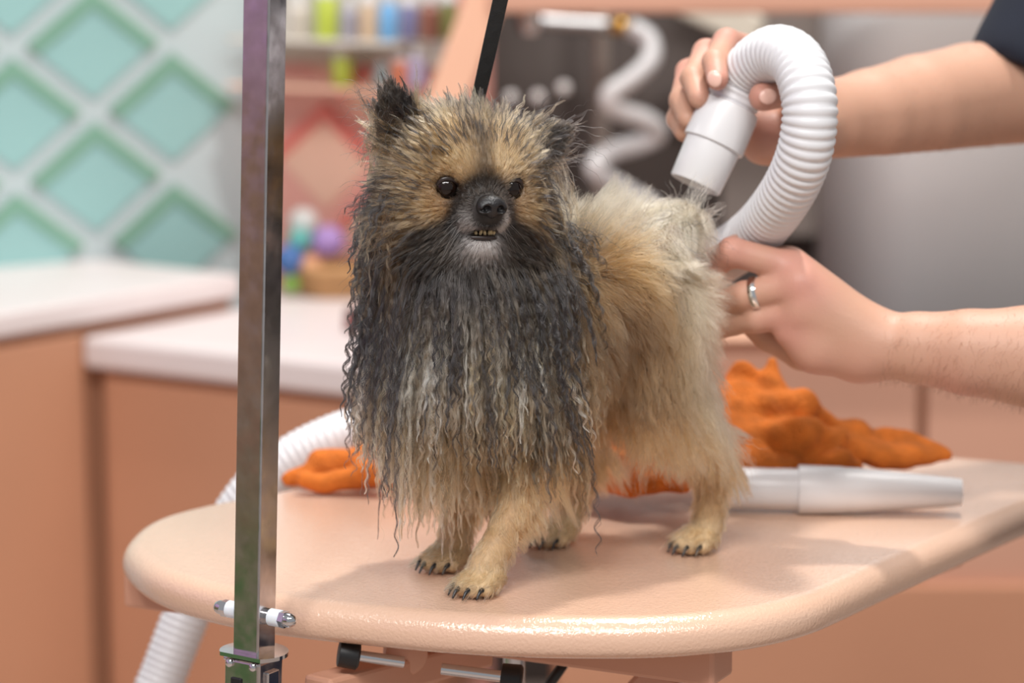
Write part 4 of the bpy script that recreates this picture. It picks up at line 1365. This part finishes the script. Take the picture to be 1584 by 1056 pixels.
lat = nrm(away + uh * (sstep(u, .0, .02) * .35)[:, None] + eh * (np.sign(e) * .35 * (np.abs(e) > .02))[:, None])
lift = np.interp(dmz, [0, .03, .05, .08], [.12, .14, .24, .34])
d0 = lat + Nn * lift[:, None] + swirl(P, 90, 3) * .20 + rng.normal(0, .10, (NH, 3))
for b_, t_ in ear_data:
    ax_ = unit(t_ - b_)
    near = (np.linalg.norm(P - (b_ + t_) / 2, axis=1) < .034) & (ew > .3)
    d0[near] = ax_ + Nn[near] * .16 + rng.normal(0, .10, (near.sum(), 3))
grav = np.where(u > .012, 4.0, 16.0) * (1 - .5 * ew)
G = grow(P, d0, L, grav, 9, .0006, .05)
li, ids = assign(P, 3600)
clump = np.interp(dmz, [0, .03, .045, .065], [.25, .5, .88, .96]) * rng.uniform(.8, 1.05, NH)
Pt = clumped(G, P, ids, li, np.clip(clump, 0, .97), np.full(NH, .16), .0012, .014, L, np.interp(dmz, [0, .04, .07], [.0001, .0002, .0004]), 11)
C0 = head_col(P) * .62
C0[(rng.random(NH) < .16) & (dmz > .04)] *= .25
lk = np.random.default_rng(5).random(len(li))[ids]
tipdark = ((lk < .36) & (dmz > .046)).astype(float) * .93
tipdark = np.maximum(tipdark, (sstep(np.abs(e), .048, .058) * (lk < .75)) * .9)
C0 = vary(C0, .16, rng); C0 = np.clip(C0 * np.exp(np.random.default_rng(6).normal(0, .17, len(li)))[ids][:, None], 0, 1)
t = np.linspace(0, 1, 9)
ramp = sstep(t, .30, .75)[None] * tipdark[:, None]
Ch = C0[:, None] * (1 - ramp[..., None]) + BLACK * ramp[..., None]
hair_curves('head_fur', Pt, taper(NH, 9, np.interp(dmz, [0, .03, .06], [.00008, .00010, .00011]) * rng.uniform(.8, 1.2, NH)), Ch, M['fur_wet'], dg)

# 1b) thin wet black points over the crown and cheeks
cand = np.nonzero((dmz > .046) & (ew < .3) & (u > -.030))[0]
sel = rng.choice(cand, 2600)
P2 = P[sel] + rng.normal(0, .0012, (2600, 3)); N2 = Nn[sel]
L2 = np.clip(L[sel] * rng.uniform(1.05, 1.5, 2600), .012, .040)
G2 = grow(P2, d0[sel] + N2 * .12, L2, grav[sel] * 1.2, 14, .0012, .08)
li2, ids2 = assign(P2, 420)
Pt2 = clumped(G2, P2, ids2, li2, np.full(2600, .97), np.full(2600, .10), .0014, .013, L2, np.full(2600, .0002), 12, .45)
ck = np.where(np.random.default_rng(8).random(420) < .82, 1.0, 0.0)[ids2]
t14 = sstep(np.linspace(0, 1, 14), .05, .35)
cb2 = (c_(190, 156, 112) * .6)[None, None] * (1 - (t14[None] * ck[:, None])[..., None]) + BLACK * (t14[None] * ck[:, None])[..., None]
hair_curves('head_points', Pt2, taper(2600, 14, .00012 * rng.uniform(.8, 1.2, 2600), .3), cb2, M['fur_wet'], dg)

# 2) ruff: neck, throat, chest, shoulders
def w_ruff(P):
    s, l, z = dogc(P)
    e, f, u = headc(P)
    w = sstep(s, -.085, -.045) * sstep(z, .085, .12) * (1 - is_head(P))
    jowl = is_head(P) * sstep(-u, .012, .03) * sstep(np.abs(e) + np.maximum(-f, 0), .028, .045) * (1 - ear_w(P)) * .8
    side = is_head(P) * sstep(np.abs(e), .040, .052) * sstep(-u, -.02, .01) * (1 - ear_w(P)) * .8
    face = sstep(f, -.022, -.008) * sstep(u, -.060, -.050)
    return np.maximum(np.maximum(w, jowl), side) * (1 - face)
NR = 52000
P, Nn = sample_roots(w_ruff, NR)
s, l, z = dogc(P); e, f, u = headc(P)
L = np.interp(z, [.09, .13, .18, .25, .31, .36], [.04, .070, .095, .10, .085, .060])
back_ = sstep(-s, .03, .07)
L = L * (1 - .35 * back_)
L = L * np.where((f > -.005) & (u < -.02), .45, 1.0)
L = L * rng.uniform(.7, 1.15, NR)
L = L * (1 - .38 * sstep(u, -.075, -.045))
L = L * 1.12 * (1 - .34 * sstep(-(P[:, 0] + .045), 0, .06))
L[(rng.random(NR) < .09) & (s > 0) & (P[:, 0] > -.09)] *= 1.3
L[(l > .028) & (s < -.015) & (s > -.062)] *= 1.25
d0 = Nn * .42 + np.array([0, 0, -.9]) + swirl(P, 45, 8) * .20 + rng.normal(0, .10, (NR, 3))
d0 += (-hd)[None] * (back_ * .35)[:, None]
G = grow(P, d0, L, np.full(NR, 30.0), 30, .0015, .22)
li, ids = assign(P, 3600)
cl = np.clip(rng.normal(.95, .04, NR), .5, .99)
fly = rng.random(NR) < .05
cl[fly] *= .45
Pt = clumped(G, P, ids, li, cl, np.full(NR, .26), .0016, .0150, L, np.where(fly, .0014, .00028), 21, .42)
zt_ = Pt[:, :, 2] - TZ
r5 = np.random.default_rng(15)
lr = r5.random(len(li))[ids]; lr2 = r5.random(len(li))[ids]
xw = P[:, 0]
def ruff_col(zp):
    stops = [.03, .09, .145, .185, .222, .27, .36]
    cols = np.array([c_(204, 172, 130), c_(190, 164, 128), c_(172, 152, 128), c_(150, 136, 118), c_(74, 68, 64), c_(46, 42, 41), c_(120, 102, 82)])
    return np.stack([np.interp(zp, stops, cols[:, k]) for k in range(3)], -1)
C = ruff_col(zt_) * .60
tanw = np.clip(sstep(np.abs(l - .0), .045, .075) * .6 + back_ * .8, 0, 1)
C = C * (1 - .75 * tanw[:, None, None]) + c_(166, 134, 92) * .6 * (.75 * tanw[:, None, None])
flank = (l > .028) & (s < -.015) & (s > -.062)
sidew = sstep(np.abs(e), .030, .046) * sstep(u, -.075, -.04)
C = C * (1 - .7 * sidew[:, None, None]) + c_(158, 126, 90) * .6 * (.7 * sidew[:, None, None])
dark = ((lr < .20) & (back_ < .8)) | (flank & (lr < .6))
tt = np.linspace(0, 1, 30)
C[dark] = C[dark] * .22
wht = (lr2 < .07) & (zt_.mean(1) < .20) & (back_ < .2)
wht |= (lr2 < .42) & (np.abs(xw + .062) < .012) & (zt_.mean(1) < .2) & (s > .03)
C[wht & ~dark] = c_(224, 210, 186)
C = np.clip(C * np.exp(r5.normal(0, .30, len(li)))[ids][:, None, None] * np.exp(rng.normal(0, .14, (NR, 1, 1))), 0, 1)
hair_curves('ruff_fur', Pt, taper(NR, 30, .000115 * rng.uniform(.75, 1.2, NR), .35), C, M['fur_wet'], dg)

# 2b) separate crimped wet locks lying over the ruff: black and cream
cand = np.nonzero((back_ < .75) & (s > -.06) & (z > .13))[0]
NO = 7000
sel = rng.choice(cand, NO)
P2 = P[sel] + rng.normal(0, .0015, (NO, 3)); N2 = Nn[sel]
L2 = np.minimum(L[sel] * rng.uniform(1.0, 1.3, NO), .145)
G2 = grow(P2, d0[sel] + N2 * .35, L2, np.full(NO, 30.0), 40, .004, .45)
li2, ids2 = assign(P2, 560)
Pt2 = clumped(G2, P2, ids2, li2, np.full(NO, .985), np.full(NO, .13), .0022, .0120, L2, np.full(NO, .0002), 22, .30)
rl = np.random.default_rng(9)
kind_ = rl.random(560)
lx_ = P2[li2][:, 0]; lz_ = P2[li2][:, 2] - TZ
cream_p = np.where(np.abs(lx_ + .058) < .014, .55, .20)
lockc = np.where((kind_ < cream_p)[:, None] & (lz_ < .205)[:, None], c_(214, 198, 168)[None], c_(30, 28, 29)[None])
lockc = np.where(((kind_ > .80) & (lz_ < .215))[:, None], c_(176, 146, 104)[None] * .75, lockc)
C2 = np.repeat((lockc[ids2] * np.exp(rng.normal(0, .12, (NO, 1))))[:, None], 40, 1)
hair_curves('ruff_locks', Pt2, taper(NO, 40, .000125 * rng.uniform(.8, 1.2, NO), .35), np.clip(C2, 0, 1), M['fur_wet'], dg)

# 3) trunk, rump, thighs, tail: half-dried and blown about
def w_body(P):
    s, l, z = dogc(P)
    w = sstep(-s, .035, .07) * sstep(z, .085, .11)
    return w * (1 - is_head(P))
NB = 46000
P, Nn = sample_roots(w_body, NB)
s, l, z = dogc(P)
topw = sstep(Nn[:, 2], .25, .75)
rump = sstep(-s, .15, .19)
tl = np.min([np.linalg.norm(P - q, axis=1) for q in tail], axis=0) < .024
L = .043 * np.ones(NB)
L = np.where(Nn[:, 2] < -.35, .052, L)
L = L * np.interp(z, [.09, .14, .2], [.65, .85, 1.0])
L = np.where((rump > .5) & (z > .16), .026, L)
L = np.where((rump > .5) & (z < .15), .046, L)
L = np.where(topw > .5, .036, L); L = np.where(tl, .030, L)
L = L * rng.uniform(.6, 1.2, NB)
longs = (rng.random(NB) < .07) & (z < .17)
L[longs] *= 1.6
d0 = Nn * .55 + np.array([0, 0, -.85]) * (1 - topw)[:, None] + (-hd) * (.35 + .1 * topw)[:, None] + UP * (topw * .35)[:, None] + lv * (rump * .15)[:, None]
d0 += np.array([.45, 0, -.1]) * (rump * (1 - sstep(z, .13, .18)))[:, None]
d0 += swirl(P, 60, 31) * (.28 + .55 * topw)[:, None] + rng.normal(0, .12, (NB, 3))
d0[tl] = Nn[tl] * .7 + np.array([.1, -.25, -.35]) + swirl(P[tl], 70, 33) * .5
grav = np.where(topw > .5, 4.0, 14.0)
grav[tl] = 10
G = grow(P, d0, L, grav, 12, .002, .45)
li, ids = assign(P, 2200)
cl = np.clip(rng.normal(.58, .15, NB), 0, .9)
Pt = clumped(G, P, ids, li, cl, np.full(NB, .6), .0016, .024, L, np.full(NB, .0010), 41, .9)
zt_ = Pt[:, :, 2] - TZ
C0 = body_col(P, Nn)
C0 = mixc(C0, c_(216, 198, 166), tl * .7) * .62
r6 = np.random.default_rng(16)
lr = r6.random(len(li))[ids]
mott = (lr < .20) & (topw > .3)
C0[mott] = c_(120, 108, 96)
frontw = 1 - sstep(-s, .06, .10)
dk = (lr < .42) & (frontw > .3)
C0[dk] *= .35
C0 = np.clip(C0 * np.exp(r6.normal(0, .14, len(li)))[ids][:, None] * np.exp(rng.normal(0, .12, (NB, 1))), 0, 1)
t = np.linspace(0, 1, 12)
tipc = mixc(C0, CREAM, np.full(NB, .10))
C = C0[:, None] * (1 - t[None, :, None]) * 1.0 + tipc[:, None] * t[None, :, None]
hair_curves('body_fur', Pt, taper(NB, 12, .00013 * rng.uniform(.7, 1.2, NB), .3), np.clip(C, 0, 1), M['fur_dry'], dg)

# 4) legs and paws
def w_leg(P):
    s, l, z = dogc(P)
    return (1 - sstep(z, .10, .125)) * sstep(z, .002, .006)
NL_ = 20000
P, Nn = sample_roots(w_leg, NL_)
s, l, z = dogc(P)
L = np.interp(z, [0, .02, .05, .10], [.007, .007, .011, .026])
backn = (Nn @ -hd)
L = L * np.where((backn > .3) & (z > .045), 1.9, 1.0) * rng.uniform(.6, 1.25, NL_)
d0 = Nn * .35 + np.array([0, 0, -1.0]) + (-hd) * .1 + swirl(P, 80, 51) * .2 + rng.normal(0, .1, (NL_, 3))
fd = unit(hd * .75 + np.array([-.15, -.65, 0]) * .8)
pw = 1 - sstep(z, .014, .028)
d0 = d0 * (1 - pw)[:, None] + (fd * .9 + np.array([0, 0, -.35]) + Nn * .35 + rng.normal(0, .1, (NL_, 3))) * pw[:, None]
tuft = (rng.random(NL_) < .22) & (pw > .5) & ((Nn @ fd) > .1) & (z < .016)
L[tuft] = rng.uniform(.010, .020, tuft.sum())
G = grow(P, d0, L, np.full(NL_, 12.0), 9, .0005, .05)
li, ids = assign(P, 1100)
Pt = clumped(G, P, ids, li, np.clip(rng.normal(.68, .12, NL_), 0, .95), np.full(NL_, .4), .0009, .016, L, np.full(NL_, .0004), 61)
C0 = body_col(P, Nn)
C0 = mixc(C0, c_(206, 172, 126), np.full(NL_, .6) * sstep(z, .02, .05)) * np.array([.95, .84, .74])
C0[tuft] = CREAM
dk = (pw > .6) & ((Nn @ fd) > .2) & (rng.random(NL_) < .22) & ~tuft & (z < .012)
C0[dk] = c_(52, 46, 46)
C0 = np.clip(C0 * np.exp(np.random.default_rng(17).normal(0, .13, len(li)))[ids][:, None] * np.exp(rng.normal(0, .12, (NL_, 1))), 0, 1)
hair_curves('leg_fur', Pt, taper(NL_, 9, .00013 * rng.uniform(.7, 1.2, NL_), .3), np.repeat(C0[:, None], 9, 1), M['fur_wet'], dg)

# 5) whiskers
wp = []
for s_ in (-1, 1):
    for k in range(9):
        p = Hh(s_ * rng.uniform(.009, .015), rng.uniform(.008, .017), rng.uniform(-.026, -.016))
        d = unit(eh * s_ * rng.uniform(.5, 1) + fh * rng.uniform(-.3, .4) - uh * rng.uniform(.2, .9))
        Lw = rng.uniform(.018, .034)
        tt_ = np.linspace(0, 1, 8)
        wp.append(p + d * (Lw * tt_)[:, None] - UP * (Lw * .35 * tt_ ** 2)[:, None])
for k in range(8):
    p = Hh(rng.uniform(-.008, .008), .013, -.042); d = unit(-uh + eh * rng.uniform(-.6, .5) + fh * .2)
    Lw = rng.uniform(.015, .028); tt_ = np.linspace(0, 1, 8)
    wp.append(p + d * (Lw * tt_)[:, None])
wp = np.array(wp)
hair_curves('whiskers', wp, np.repeat(np.linspace(.00014, .00004, 8)[None], len(wp), 0), np.repeat(np.repeat(c_(190, 180, 172)[None, None], 8, 1), len(wp), 0), M['fur_wet'], dg)

# 6) fine curly wisps standing off the head and ruff
def w_wisp(P):
    e, f, u = headc(P)
    s, l, z = dogc(P)
    return sstep(np.abs(e), .040, .052) * sstep(u, -.09, -.06) * (f > -.07) * (1 - .5 * (e > 0)) + .25 * ear_w(P)
NW = 420
P, Nn = sample_roots(w_wisp, NW)
e, f, u = headc(P)
L = rng.uniform(.016, .040, NW)
d0 = Nn * .7 + eh * (np.sign(e) * .6)[:, None] + uh * rng.normal(.05, .35, NW)[:, None] + rng.normal(0, .25, (NW, 3))
G = grow(P, d0, L, rng.uniform(8, 30, NW), 22, .001, .1)
dd = nrm(np.gradient(G, axis=1)); a, b2 = perp(dd.reshape(-1, 3)); a = a.reshape(dd.shape); b2 = b2.reshape(dd.shape)
t = np.linspace(0, 1, 22)
wl = rng.uniform(.010, .022, NW); am = rng.uniform(.0008, .0026, NW); ph = rng.uniform(0, 6.28, NW)
arc = t[None] * L[:, None]
G = G + a * (np.sin(2 * PI * arc / wl[:, None] + ph[:, None]) * (am[:, None] * t))[..., None] + b2 * (np.cos(2 * PI * arc / wl[:, None]) * (am[:, None] * t))[..., None]
G[:, 0] = P
hair_curves('wisps', G, taper(NW, 22, rng.uniform(.00007, .00020, NW), .3), np.repeat(np.repeat(c_(30, 28, 28)[None, None], 22, 1), NW, 0), M['fur_wet'], dg)
